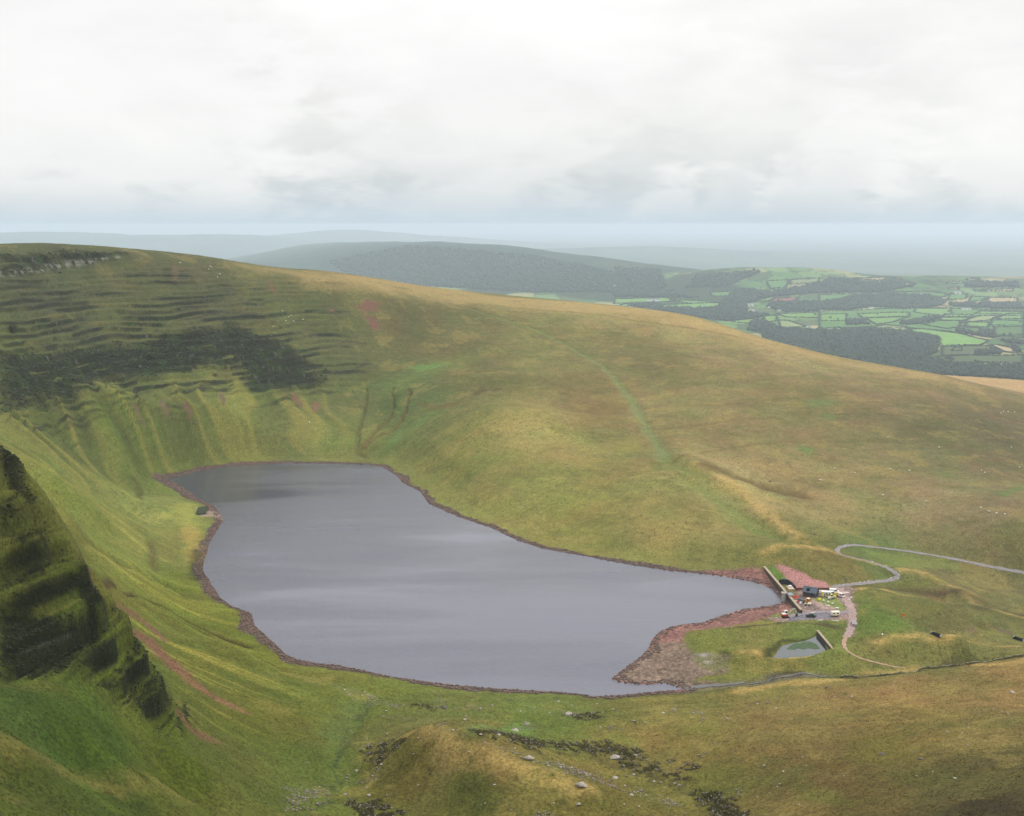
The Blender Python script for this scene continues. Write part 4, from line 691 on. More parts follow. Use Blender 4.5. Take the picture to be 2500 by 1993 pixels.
# ------------------------------------------------------------------ haze over the whole valley
def haze():
    me = bpy.data.meshes.new('haze'); x, y0, y1, z0, z1 = 75000, -2500, 85000, -345, 236
    v = [(a, b, c) for c in (z0, z1) for b in (y0, y1) for a in (-x, x)]
    me.from_pydata(v, [], [(0,2,3,1),(4,5,7,6),(0,1,5,4),(2,6,7,3),(0,4,6,2),(1,3,7,5)]); o = bpy.data.objects.new('haze', me); COL.objects.link(o); o['kind'] = 'stuff'
    m = bpy.data.materials.new('haze_air'); m.use_nodes = True; nt = m.node_tree; nt.nodes.clear()
    pv = nn(nt, 'ShaderNodeVolumePrincipled'); pv.inputs['Color'].default_value = (0.76, 0.86, 0.97, 1); pv.inputs['Density'].default_value = HAZE_D; pv.inputs['Anisotropy'].default_value = 0.2
    out = nn(nt, 'ShaderNodeOutputMaterial'); nt.links.new(pv.outputs[0], out.inputs['Volume']); me.materials.append(m)
HAZE_D = 5.5e-5
haze()

# ------------------------------------------------------------------ builders for things and their parts
class MB:
    def __init__(s): s.bm = bmesh.new()
    def box(s, c, d, rz=0.0, bev=0.0, rx=0.0, ry=0.0, taper=None):
        r = bmesh.ops.create_cube(s.bm, size=1.0); vs = r['verts']
        for v in vs:
            if taper and v.co.z > 0: v.co.x *= taper[0]; v.co.y *= taper[1]
        M = Matrix.Translation(c) @ Matrix.Rotation(rz, 4, 'Z') @ Matrix.Rotation(ry, 4, 'Y') @ Matrix.Rotation(rx, 4, 'X') @ Matrix.Diagonal((d[0], d[1], d[2], 1))
        bmesh.ops.transform(s.bm, matrix=M, verts=vs)
        if bev:
            es = list({e for v in vs for e in v.link_edges}); bmesh.ops.bevel(s.bm, geom=es, offset=bev, segments=2, affect='EDGES', profile=0.5)
        return s
    def cyl(s, a, b, r0, r1=None, n=12):
        a = Vector(a); b = Vector(b); r1 = r0 if r1 is None else r1; L = (b-a).length
        r = bmesh.ops.create_cone(s.bm, cap_ends=True, cap_tris=False, segments=n, radius1=r0, radius2=r1, depth=L)
        M = Matrix.Translation((a+b)/2) @ (b-a).to_track_quat('Z', 'Y').to_matrix().to_4x4(); bmesh.ops.transform(s.bm, matrix=M, verts=r['verts']); return s
    def prism(s, P, y0, y1, axis='Y'):
        f = {'Y': lambda p, t: (p[0], t, p[1]), 'X': lambda p, t: (t, p[0], p[1]), 'Z': lambda p, t: (p[0], p[1], t)}[axis]
        A = [s.bm.verts.new(f(p, y0)) for p in P]; B = [s.bm.verts.new(f(p, y1)) for p in P]; n = len(P)
        fs = [s.bm.faces.new(A), s.bm.faces.new(B[::-1])] + [s.bm.faces.new((A[(i+1) % n], A[i], B[i], B[(i+1) % n])) for i in range(n)]
        bmesh.ops.recalc_face_normals(s.bm, faces=fs); return s
    def blob(s, c, d, sub=2, jit=0.12, seed=0, rz=0.0):
        r = bmesh.ops.create_icosphere(s.bm, subdivisions=sub, radius=1.0); rd = random.Random(seed)
        for v in r['verts']:
            k = 1+jit*(rd.random()*2-1); v.co = Vector((v.co.x*d[0]*k, v.co.y*d[1]*k, v.co.z*d[2]*k))
        bmesh.ops.transform(s.bm, matrix=Matrix.Translation(c) @ Matrix.Rotation(rz, 4, 'Z'), verts=r['verts']); return s
    def build(s, name, m, parent=None, smooth=False):
        bmesh.ops.recalc_face_normals(s.bm, faces=s.bm.faces)
        me = bpy.data.meshes.new(name); s.bm.to_mesh(me); s.bm.free(); me.materials.append(m)
        if smooth: me.polygons.foreach_set('use_smooth', [True]*len(me.polygons))
        o = bpy.data.objects.new(name, me); COL.objects.link(o)
        if parent: o.parent = parent
        return o
def tag(o, label, cat, group=None):
    o['label'] = label; o['category'] = cat
    if group: o['group'] = group
    return o
def thing(name, label, cat, loc=(0, 0, 0), rz=0.0, group=None, sc=1.0):
    o = bpy.data.objects.new(name, None); COL.objects.link(o); o.location = loc; o.rotation_euler = (0, 0, rz); o.scale = (sc, sc, sc); o.empty_display_size = 0.5
    return tag(o, label, cat, group)
def copy_tree(o, parent=None):
    c = o.copy(); COL.objects.link(c)
    if parent: c.parent = parent
    for ch in [q for q in o.children]: copy_tree(ch, c)
    return c
M_CONC = mat('weathered_concrete', (168, 164, 156), 0.9, 0.25, 0.8, bump=0.3); M_WALLST = mat('dark_wet_masonry', (74, 66, 58), 0.9, 0.35, 0.7, bump=0.5); M_COPE = mat('stone_coping', (158, 142, 122), 0.9, 0.25, 0.9, bump=0.3)
M_BLACK = mat('black_membrane', (24, 26, 32), 0.6, 0.3, 0.5); M_SLATE = mat('blue_slate', (86, 96, 106), 0.6, 0.25, 2.0, bump=0.3); M_HUT = mat('hut_stone', (74, 70, 74), 0.9, 0.3, 1.5, bump=0.4); M_DARK = mat('dark_opening', (20, 22, 26), 0.6, 0.2)
M_WHITE = mat('white_paint', (226, 224, 216), 0.4, 0.08, 1.0); M_CREAM = mat('cream_panel', (224, 218, 196), 0.45, 0.08, 1.0); M_YEL = mat('yellow_paint', (222, 190, 60), 0.45, 0.1, 1.0); M_ORG = mat('orange_plastic', (224, 96, 50), 0.5, 0.1); M_RED = mat('red_paint', (170, 50, 44), 0.45, 0.1); M_GRN = mat('dark_green_paint', (44, 62, 50), 0.4, 0.1); M_LGRN = mat('pale_green_paint', (176, 196, 150), 0.45, 0.1)
M_GLASS = mat('dark_window_glass', (30, 40, 52), 0.1, 0.1, spec=0.6); M_TYRE = mat('tyre_rubber', (28, 28, 28), 0.85, 0.1); M_STEEL = mat('grey_steel', (140, 142, 144), 0.4, 0.15, metal=0.3); M_WOOD = mat('bare_timber', (196, 164, 148), 0.8, 0.2, 2.0); M_BAG = mat('white_woven_bag', (222, 220, 214), 0.8, 0.1, 1.5); M_LIME = mat('lime_yellow_bag', (206, 206, 52), 0.7, 0.1); M_PINK = mat('dusty_white_paint', (214, 198, 190), 0.6, 0.12); M_AMB = mat('amber_paint', (226, 160, 52), 0.45, 0.1); M_PAL = mat('grey_blocks', (150, 142, 142), 0.9, 0.25, 1.2)

# ------------------------------------------------------------------ dam wall, valve tower and pond wall
def wall_along(name, label, cat, P, top, thick, cope, drop=1.6, foot=-0.6, mats=(None, None), steps=14):
    root = thing(name, label, cat, (P[0][0], P[0][1], 0)); n = steps; A = np.array(P[0][:2]); B = np.array(P[1][:2]); t = (B-A)/np.hypot(*(B-A)); nr_ = np.array([t[1], -t[0]])
    b1 = MB(); b2 = MB(); L = np.hypot(*(B-A)); rz = math.atan2(t[1], t[0])
    rows = []
    for i in range(n+1):
        q = A+t*L*i/n - np.array(P[0][:2]); zt = top[0]+(top[1]-top[0])*i/n; lo = min(float(ground(*(q+np.array(P[0][:2])+nr_*thick*s))) for s in (-1, 0, 1))-0.5
        rows.append([b1.bm.verts.new((q[0]+nr_[0]*s, q[1]+nr_[1]*s, z)) for s, z in ((thick*0.62, lo), (thick*0.5, zt), (-thick*0.5, zt), (-thick*0.62, lo))])
    for i in range(n):
        for k in range(3): b1.bm.faces.new((rows[i][k], rows[i+1][k], rows[i+1][k+1], rows[i][k+1]))
    b1.bm.faces.new(rows[0]); b1.bm.faces.new(rows[-1][::-1]); b1.build('wall_face', mats[0], root)
    m = (A+B)/2 - A
    sl = math.atan2(top[1]-top[0], L)
    b2.box((m[0], m[1], (top[0]+top[1])/2+cope/2+0.003), (L+0.3, thick+0.3, cope), rz, 0.05, ry=-sl); b2.build('coping', mats[1], root); return root
d0, d1, d2 = at_z(1866, 1384, 3.4), at_z(1922, 1452, 3.4), at_z(1956, 1489.5, 3.4)
dt = (d2-d0)[:2]; dt = dt/np.hypot(*dt); DRZ = math.atan2(dt[1], dt[0]); dn = np.array([dt[1], -dt[0]])
if dn[0] > 0: dn = -dn                         # towards the lake
wall_along('dam_wall', 'long straight masonry dam wall with pale coping between lake and grass bank', 'dam', (d0, d2), (3.3, 3.3), 1.1, 0.35, mats=(M_WALLST, M_COPE), steps=40)
def tower():
    c = d1[:2]+dn*1.7; g0 = -0.6
    r = thing('valve_tower', 'pale concrete valve tower with grey deck standing against the dam wall', 'valve tower', (c[0], c[1], 0), DRZ)
    b = MB(); b.cyl((0, 0, -1.5), (0, 0, 4.2), 1.35, 1.25, 18); b.box((0, 0, 4.45), (2.9, 2.9, 0.35), bev=0.05); b.build('shaft', M_CONC, r)
    s = 1 if math.sin(DRZ)*1 else 1
    side = -1 if (Matrix.Rotation(DRZ, 2) @ Vector((0, 1))).dot(Vector(dn)) > 0 else 1     # local y away from the lake
    b = MB(); b.box((1.5, side*2.9, 4.1), (5.2, 3.4, 0.25)); b.build('deck', M_STEEL, r)
    for j in (1.3, 4.5):
        b = MB()
        for i in range(6): b.cyl((-1+i*1.0, side*j, 4.2), (-1+i*1.0, side*j, 5.3), 0.05, n=6)
        for z in (4.75, 5.3): b.cyl((-1, side*j, z), (4, side*j, z), 0.05, n=6)
        b.build('railing', M_STEEL, r)
    for i in (-1.0, 1.5, 4.0): MB().cyl((i, side*4.3, 0), (i, side*4.3, 4.1), 0.12, n=8).build('deck_post', M_STEEL, r)
    b = MB(); b.cyl((0, 0, 4.6), (0, 0, 5.4), 0.12, n=10); b.cyl((0, 0, 5.38), (0, 0, 5.46), 0.45, n=16); b.build('valve_wheel', M_STEEL, r)
tower()
def gantry():
    p = at_z(1930, 1437, 3.0); r = thing('timber_gantry', 'open timber and steel gantry beside the black spillway lining', 'gantry', (p[0], p[1], float(ground(p[0], p[1]))), DRZ)
    for y in (-1.4, 1.4): MB().box((0, y, 2.9), (6.5, 0.3, 0.3)).build('beam', M_WOOD, r)
    for x in (-2.8, 2.8):
        for y in (-1.4, 1.4): MB().box((x, y, 1.3), (0.25, 0.25, 2.9)).build('post', M_WOOD, r)
    b = MB()
    for i in range(9): b.box((-2.8+i*0.7, 0, 3.08), (0.5, 2.7, 0.06))
    b.build('walkway', mat('pale_boards', (196, 176, 166), 0.8, 0.2), r)
    b = MB(); b.box((-1.2, 0, 3.5), (1.4, 1.6, 0.8), bev=0.05); b.build('winch_box', M_WHITE, r)
gantry()
def spill():
    # curved retaining wall lined in black that wraps the end of the grass bank
    pts = [(1903,1428),(1909,1426),(1916,1425.5),(1923,1426),(1930,1429),(1936,1434),(1941,1439)]; P = [tuple(trace2(u, v)) for u, v in pts]; P = np.array(smooth_line(P, 4)); o0 = P[0].copy(); r = thing('spillway_wall', 'curved black lined wall wrapping the end of the grass dam bank', 'spillway wall', (o0[0], o0[1], 0))
    b = MB(); c = MB(); rows = []
    for i in range(len(P)):
        t = P[min(i+1, len(P)-1)]-P[max(i-1, 0)]; t = t/np.hypot(*t); nn_ = np.array([t[1], -t[0]]); g = float(ground(*P[i])); q = P[i]-o0; h = 3.0-1.2*i/len(P)
        rows.append([b.bm.verts.new((q[0]+nn_[0]*s, q[1]+nn_[1]*s, z)) for s, z in ((1.5, g-0.8), (0.35, g+h), (-0.35, g+h), (-0.5, g-0.8))])
    for i in range(len(rows)-1):
        for k in range(3): b.bm.faces.new((rows[i][k], rows[i+1][k], rows[i+1][k+1], rows[i][k+1]))
    b.bm.faces.new(rows[0]); b.bm.faces.new(rows[-1][::-1]); b.build('lining', M_BLACK, r)
spill()
p0, p1 = at_z(1996, 1540, 2.2), at_z(2035, 1586.5, 2.2)
wall_along('pond_wall', 'straight stone wall with pale top holding back the weedy pond', 'pond wall', (p0, p1), (2.2, 2.2), 0.9, 0.25, mats=(M_WALLST, M_COPE), steps=20)
def bankwall():
    a, b_ = trace2(1943, 1441), trace2(2026, 1441)
    wall_along('retaining_wall', 'low reddish retaining wall behind the slate roofed hut', 'retaining wall', ((a[0], a[1]), (b_[0], b_[1])), (float(ground(*a))+1.3, float(ground(*b_))+1.3), 0.5, 0.12, mats=(mat('red_sandstone', (112, 76, 64), 0.9, 0.3, 1.0, bump=0.4), mat('red_sandstone_cap', (136, 98, 84), 0.9, 0.2, 1.0)), steps=12)
bankwall()
def leat():
    P = smooth_line([tuple(trace2(u, v)) for u, v in [(2052,1656),(2092,1656),(2140,1652),(2190,1646.5),(2240,1640),(2287,1633),(2340,1626),(2384,1619.5),(2440,1612),(2500,1603)]], 12)
    o0 = P[0]; r = thing('drystone_wall', 'long low drystone wall running beside the leat behind the tan moor', 'drystone wall', (o0[0], o0[1], 0)); b = MB(); c = MB(); rd = random.Random(5)
    for i in range(len(P)-1):
        A, B = np.array(P[i]), np.array(P[i+1]); L = np.hypot(*(B-A)); t = (B-A)/(L+1e-9); k = max(1, int(L/1.3))
        for j in range(k):
            q = A+(B-A)*(j+.5)/k; g = float(ground(*q)); h = 0.75+rd.uniform(-.2, .25)
            b.box((q[0]-o0[0], q[1]-o0[1], g+h/2-0.3), (L/k*1.05, 0.75+rd.uniform(-.1, .1), h+0.5), math.atan2(t[1], t[0])+rd.uniform(-.06, .06), taper=(1, 0.7))
            if rd.random() < 0.5: c.box((q[0]-o0[0], q[1]-o0[1], g+h+0.08), (rd.uniform(.5, 1.0), 0.5, 0.2), rd.uniform(0, 3), taper=(.8, .8))
    b.build('wall_face', mat('mossy_wall_stone', (92, 88, 62), 0.95, 0.4, 0.8, bump=0.5), r); c.build('cope_stones', mat('pale_cope_stone', (150, 142, 120), 0.95, 0.3, 1.0), r)
leat()

# ------------------------------------------------------------------ hut, cabin, vehicles and plant
def hut():
    p = spot(1979, 1455); r = thing('stone_hut', 'small dark hut with blue grey slate roof below the dam', 'hut', p, R(-32)); L, Wd, H, RG = 7.2, 5.0, 2.6, 4.9
    b = MB(); b.prism([(-Wd/2, -0.5), (Wd/2, -0.5), (Wd/2, H), (0, RG-0.15), (-Wd/2, H)], -L/2, L/2, 'X'); w_ = b.build('wall', M_HUT, r)
    rf = MB()
    for s in (-1, 1):
        rf.prism([(s*(Wd/2+0.35), H-0.32), (0, RG+0.03), (0, RG+0.2), (s*(Wd/2+0.4), H-0.12)], -L/2-0.3, L/2+0.3, 'X')
    rf = rf.build('roof', M_SLATE, r); b = MB(); b.box((0, 0, RG+0.22), (L+0.6, 0.35, 0.14), bev=0.03); b.build('ridge_tiles', M_STEEL, rf)
    b = MB(); b.box((-0.9, -1.55, 3.75), (1.5, 1.4, 1.5)); b.build('roof_opening', M_DARK, rf)
    MB().box((L/2+0.03, -0.5, 1.05), (0.08, 1.2, 2.1)).build('door', M_DARK, r)
    for x in (1.6,): MB().box((x, -Wd/2-0.03, 1.45), (1.0, 0.08, 0.9)).build('window', M_GLASS, r)
    MB().box((-L/2-0.03, 0, 1.5), (0.08, 1.0, 0.9)).build('window', M_GLASS, r)
hut()
def cabin():
    p = spot(2016, 1456.5); r = thing('site_cabin', 'white site cabin with yellow end wall beside the hut', 'cabin', p, R(-12))
    MB().box((0.6, 0, 1.5), (4.2, 2.5, 2.6), bev=0.08).build('body', M_WHITE, r); MB().box((-1.9, 0, 1.5), (0.8, 2.52, 2.62), bev=0.06).build('end_wall', mat('faded_yellow', (212, 204, 92), 0.5, 0.1), r)
    MB().box((0.2, 0, 2.87), (5.3, 2.7, 0.14), bev=0.04).build('roof', M_WHITE, r)
    for x in (0.4, 1.9): MB().box((x, -1.27, 1.8), (0.9, 0.08, 0.8)).build('window', M_GLASS, r)
    MB().box((-0.7, -1.27, 1.15), (0.8, 0.08, 1.8)).build('door', M_STEEL, r)
    [MB().box((x, y, 0.05), (0.4, 0.4, 0.5)).build('foot_block', M_DARK, r) for x in (-1.9, 2.3) for y in (-1, 1)]
cabin()
def wheels(r, xs, y, rad=0.38, w_=0.26):
    for x in xs:
        for s in (-1, 1):
            wv = MB().cyl((x, s*(y-w_/2), rad), (x, s*(y+w_/2), rad), rad, n=18).build('wheel', M_TYRE, r); MB().cyl((x, s*(y-w_/2-0.02), rad), (x, s*(y+w_/2+0.02), rad), rad*0.55, n=12).build('hub', M_STEEL, wv)
def van(u, v, rz, label, body, kind='van', group=None):
    p = spot(u, v); nm = {'van': 'parked_van', 'pickup': 'pickup_truck'}[kind]; r = thing(nm, label, 'van' if kind == 'van' else 'pickup truck', p, rz, group)
    if kind == 'van':
        MB().prism([(-2.5, .45), (2.5, .45), (2.55, 1.05), (1.7, 1.25), (1.1, 2.15), (-2.45, 2.2)], -.95, .95).build('body', body, r)
        MB().prism([(1.72, 1.30), (1.16, 2.05), (1.22, 2.08), (1.80, 1.32)], -.82, .82).build('windscreen', M_GLASS, r)
        for s in (-1, 1): MB().prism([(.3, 1.3), (1.5, 1.3), (1.02, 2.0), (.3, 2.0)], s*.955, s*.975).build('side_window', M_GLASS, r)
    else:
        MB().prism([(-2.6, .5), (2.5, .5), (2.55, 1.0), (1.3, 1.15), (-2.6, 1.15)], -.92, .92).build('body', body, r)
        MB().prism([(1.3, 1.152), (.75, 1.8), (-.45, 1.82), (-.6, 1.152)], -.82, .82).build('cab', body, r)
        MB().prism([(1.32, 1.2), (.83, 1.76), (.9, 1.78), (1.4, 1.2)], -.72, .72).build('windscreen', M_GLASS, r)
        for s in (-1, 1): MB().prism([(-.45, 1.22), (1.12, 1.22), (.72, 1.72), (-.38, 1.72)], s*.825, s*.845).build('side_window', M_GLASS, r)
        MB().box((-1.65, 0, 1.153), (1.7, 1.5, 0.1)).build('load_bed', M_DARK, r)
    for s in (-1, 1): MB().box((2.53, s*.68, .85), (.06, .3, .2)).build('headlight', M_CREAM, r)
    wheels(r, (-1.6, 1.6), .86); return r
van(2036, 1447.5, R(-15), 'white van with dark windscreen parked at the top of the yard', M_WHITE)
van(2031, 1452, R(-10), 'white pickup truck parked between the cabin and the van', M_WHITE, 'pickup')
van(2042, 1455, R(10), 'bright yellow pickup truck parked nearest the track junction', M_YEL, 'pickup')
van(2029, 1459.5, R(-5), 'dull yellow pickup truck parked in front of the white cabin', mat('dull_yellow_paint', (206, 192, 100), 0.5, 0.1), 'pickup')
van(2053, 1458, R(-65), 'dusty pinkish white van standing on the track beside rubble', M_PINK)
van(1980, 1507, R(4), 'dark green pickup truck parked on the grey gravel strip', M_GRN, 'pickup')
def tipper():
    p = spot(1966, 1470.5); r = thing('tipper_truck', 'amber tipper truck with long grey flat bed facing the yard', 'truck', p, R(-38))
    MB().box((-1.3, 0, 0.85), (4.6, 1.0, 0.3)).build('chassis', M_DARK, r)
    bd = MB(); bd.box((-1.6, 0, 1.12), (4.4, 2.2, 0.16)); [bd.box((-1.6, s*1.1, 1.4), (4.4, 0.08, 0.45)) for s in (-1, 1)]; bd.box((-3.8, 0, 1.4), (0.08, 2.2, 0.45)); bd.build('flat_bed', M_STEEL, r)
    MB().prism([(0.7, .6), (2.9, .6), (3.0, 1.3), (2.55, 2.35), (.75, 2.4)], -1.05, 1.05).build('cab', M_AMB, r)
    MB().prism([(2.98, 1.38), (2.6, 2.24), (2.67, 2.26), (3.06, 1.4)], -.9, .9).build('windscreen', M_GLASS, r)
    for s in (-1, 1): MB().prism([(1.3, 1.4), (2.6, 1.4), (2.35, 2.15), (1.3, 2.15)], s*1.055, s*1.075).build('side_window', M_GLASS, r)
    MB().box((1.6, 0, 2.46), (1.2, 1.9, 0.12), bev=0.03).build('roof_panel', M_CREAM, r); wheels(r, (-2.6, 1.9), .95, .45, .3)
tipper()
def dumper():
    p = spot(1972, 1478.5); r = thing('site_dumper', 'small cream site dumper standing below the amber truck', 'dumper', p, R(-25))
    MB().prism([(.1, .7), (1.5, .7), (1.9, 1.5), (.0, 1.4)], -.8, .8).build('skip', M_CREAM, r); MB().box((-.8, 0, .85), (1.5, 1.1, .6), bev=.06).build('body', M_CREAM, r); MB().box((-.5, 0, 1.35), (.5, .6, .5), bev=.05).build('seat', M_DARK, r); wheels(r, (-.9, .9), .75, .45, .35)
dumper()
def digger():
    p = spot(1917, 1508.5); r = thing('excavator', 'white and red excavator with pale green arm on the muddy strip', 'excavator', p, R(8))
    for s in (-1, 1):
        b = MB(); b.prism([(-1.7, .12), (-1.4, 0), (1.4, 0), (1.7, .12), (1.75, .45), (1.4, .75), (-1.4, .75), (-1.75, .45)], s*.75, s*1.25); b.build('track', M_TYRE, r)
    MB().box((0, 0, .8), (1.8, 1.6, .35)).build('undercarriage', M_DARK, r); MB().box((-.35, 0, 1.5), (3.0, 2.4, .95), bev=.12).build('engine_body', M_RED, r)
    MB().box((-.75, 0, 2.12), (2.0, 2.3, .35), bev=.08).build('engine_cover', M_WHITE, r)
    cb = MB().box((.55, .55, 2.75), (1.5, 1.1, 1.6), bev=.1).build('cab', M_WHITE, r)
    MB().box((1.31, .55, 2.85), (.06, .9, 1.1)).build('windscreen', M_GLASS, cb); MB().box((.55, -.02, 2.9), (1.1, .06, .95)).build('side_window', M_GLASS, cb); MB().box((.5, .55, 3.6), (1.6, 1.2, .14), bev=.04).build('cab_roof', M_WHITE, cb)
    b = MB(); b.prism([(1.0, 1.5), (1.35, 1.3), (3.0, 3.5), (4.4, 4.5), (4.9, 4.5), (5.0, 4.8), (4.2, 4.95), (2.7, 4.0)], -.62, -.22); b.build('boom', M_LGRN, r)
    b = MB(); b.prism([(4.5, 4.9), (5.0, 4.95), (6.1, 2.2), (5.8, 1.9), (5.5, 2.1)], -.55, -.3); b.build('dipper_arm', M_LGRN, r)
    b = MB(); b.prism([(5.5, 2.1), (6.2, 2.1), (6.5, 1.3), (5.9, .6), (5.0, .7), (5.7, 1.3)], -.9, .1); b.build('bucket', M_DARK, r)
    MB().cyl((1.6, -.75, 1.6), (3.1, -.75, 3.6), .09, n=8).build('hydraulic_ram', M_STEEL, r)
digger()
def caravan():
    p = spot(2039, 1505); r = thing('caravan', 'rounded cream white caravan standing where the gravel strip meets the road', 'caravan', p, R(6))
    b = MB(); b.box((0, 0, 1.65), (4.4, 2.3, 2.3)); es = [e for e in b.bm.edges]; bmesh.ops.bevel(b.bm, geom=es, offset=.55, segments=5, affect='EDGES', profile=.5); b.build('body', M_CREAM, r, True)
    MB().box((2.2, 0, 1.8), (.06, 1.0, .6)).build('front_window', M_GLASS, r)
    for x in (-1.0, .9): MB().box((x, -1.16, 1.85), (.9, .06, .55)).build('side_window', M_GLASS, r)
    MB().box((-.1, -1.165, 1.45), (.65, .05, 1.6), bev=.02).build('door', M_WHITE, r); MB().box((0, 0, .55), (3.2, 1.7, .14)).build('chassis', M_DARK, r)
    b = MB(); b.cyl((2.0, .5, .5), (3.4, 0, .5), .05, n=6); b.cyl((2.0, -.5, .5), (3.4, 0, .5), .05, n=6); b.cyl((3.2, 0, 0), (3.2, 0, .6), .06, n=6); b.build('drawbar', M_STEEL, r); wheels(r, (0.1,), 1.02, .34, .22)
caravan()
p = spot(1998, 1449.5); r = thing('small_trailer', 'small white box trailer between the hut and the cabin', 'trailer', p, R(-10)); MB().box((0, 0, 1.1), (2.1, 1.4, 1.1), bev=.08).build('body', M_WHITE, r); MB().cyl((1.0, 0, .5), (1.9, 0, .45), .05, n=6).build('drawbar', M_STEEL, r); wheels(r, (0,), .75, .3, .18)
p = spot(2025.5, 1463.5); r = thing('generator_unit', 'small white generator box in front of the cabin', 'generator', p, R(-4)); MB().box((0, 0, .75), (1.7, 1.1, 1.1), bev=.08).build('casing', M_WHITE, r); MB().box((.3, -.56, .8), (.7, .05, .6)).build('vent_panel', M_STEEL, r); MB().box((0, 0, .1), (1.8, 1.2, .2)).build('skid', M_DARK, r)
p = spot(2033, 1463); r = thing('fuel_bowser', 'small dark fuel tank standing beside the white generator', 'fuel tank', p, R(20)); MB().cyl((-.7, 0, .8), (.7, 0, .8), .5, n=16).build('tank', M_STEEL, r); [MB().box((x, 0, .2), (.12, .9, .5)).build('stand', M_DARK, r) for x in (-.5, .5)]
def sacks(u, v, label, name='rubble_bag', cat='bag', m=None, d=(.8, .7, .55), group=None, sd_=1):
    p = spot(u, v); r = thing(name, label, cat, p, random.Random(sd_).uniform(0, 3), group)
    MB().blob((0, 0, d[2]*.8), d, 2, .1, sd_).build('sack', m or M_BAG, r, True)
    b = MB(); [b.cyl((sx*d[0]*.4, sy*d[1]*.4, d[2]*1.3), (sx*d[0]*.2, sy*d[1]*.2, d[2]*1.9), .07, n=6) for sx in (-1, 1) for sy in (-1, 1)]; b.build('lifting_loops', m or M_BAG, r)
sacks(2000, 1467.5, 'lime yellow bag on the grass wedge below the hut', m=M_LIME, d=(1.0, .9, .9), sd_=2)
BAGS = [(2010.5, 1468), (2022, 1471.5), (2032.5, 1475.5), (2077, 1461.5), (2073, 1466)]
LB = ['small white bag just right of the lime yellow bag', 'small white bag in the middle of the grass wedge', 'small white bag at the lower right of the grass wedge', 'small white bag on the verge right of the track, upper of two', 'small white bag on the verge right of the track, lower of two']
for i, (b_, l) in enumerate(zip(BAGS, LB)): sacks(b_[0], b_[1], l, group='white bags around the yard', d=(.65, .6, .45), sd_=10+i)
for i, (u, v, l) in enumerate([(2021, 1480.5, 'long white sheeted bundle on mud below the grass wedge'), (2043, 1486.5, 'white sheeted bundle at the pointed end of the grass wedge'), (1943.5, 1469.5, 'white sheeted bundle beside the dam wall next to the barrels'), (1956, 1470.5, 'white sheeted bundle left of the amber truck'), (1954, 1474.5, 'smaller white bundle below the barrels')]):
    p = spot(u, v); r = thing('sheeted_bundle', l, 'bundle', p, R(-20+15*i), 'white sheeted bundles in the yard'); MB().box((0, 0, .35), (1.9, 1.0, .6), bev=.22).build('sheet', M_BAG, r, True); [MB().box((x, 0, .36), (.07, 1.04, .64), bev=.02).build('strap', M_STEEL, r) for x in (-.4, .4)]
def barrier(u, v, rz, l):
    p = spot(u, v); r = thing('orange_barrier', l, 'barrier', p, rz, 'orange plastic barriers by the dam wall'); b = MB(); b.prism([(-.35, 0), (.35, 0), (.15, .5), (.12, 1.0), (-.12, 1.0), (-.15, .5)], -1.2, 1.2, 'X'); b.build('body', M_ORG, r); MB().box((0, 0, 1.05), (1.8, .1, .16)).build('top_rail', M_ORG, r)
barrier(1935.5, 1460.5, R(10), 'orange barrier nearest the valve tower deck'); barrier(1941, 1458, R(-30), 'orange barrier farthest from the lake'); barrier(1944, 1460.5, R(20), 'orange barrier nearest the amber truck')
for i, (u, v, l) in enumerate([(1948, 1468.5, 'red barrel, upper of two beside the dam wall'), (1949.5, 1471.5, 'red barrel, lower of two beside the dam wall')]):
    p = spot(u, v); r = thing('red_barrel', l, 'barrel', p, 0, 'red barrels by the dam wall'); MB().cyl((0, 0, 0), (0, 0, 1.1), .42, n=16).build('drum', mat('faded_red', (206, 92, 84), .5, .1), r); [MB().cyl((0, 0, z), (0, 0, z+.06), .45, n=16).build('rim', M_RED, r) for z in (.02, .36, .72, 1.05)]
def blocks(u, v, rz, nx, ny, nz, l, d=(1.1, .9, .6), name='block_stack', cat='block stack', m=None):
    p = spot(u, v); r = thing(name, l, cat, p, rz); rd = random.Random(int(u)); 
    for k in range(nz):
        b = MB()
        for i in range(nx):
            for j in range(ny):
                b.box(((i-(nx-1)/2)*d[0]*1.06, (j-(ny-1)/2)*d[1]*1.06, d[2]*(k+.5)+k*.012), (d[0], d[1], d[2]), rd.uniform(-.05, .05), .03)
        b.build('course', m or M_PAL, r)
blocks(2085.5, 1525, R(-8), 2, 4, 2, 'stack of grey blocks on the edge of the lower road', d=(1.2, 1.4, .55))
blocks(2065, 1454, R(25), 3, 2, 2, 'stack of pale pinkish blocks right of the dusty van', d=(1.2, 1.0, .8), m=mat('pink_blocks', (196, 176, 170), .9, .2))
blocks(2032, 1441, R(20), 2, 1, 1, 'two pale stone blocks at the top of the yard', d=(1.2, 1.0, .7), m=mat('pale_blocks', (206, 194, 184), .9, .2))
p = spot(2206, 1511); r = thing('marker_post', 'orange marker post standing alone on the grass hump', 'marker', p); MB().cyl((0, 0, -.2), (0, 0, 1.3), .18, n=10).build('post', M_WOOD, r); MB().box((0, 0, 1.75), (1.3, .12, 1.3), bev=.05).build('board', M_ORG, r)
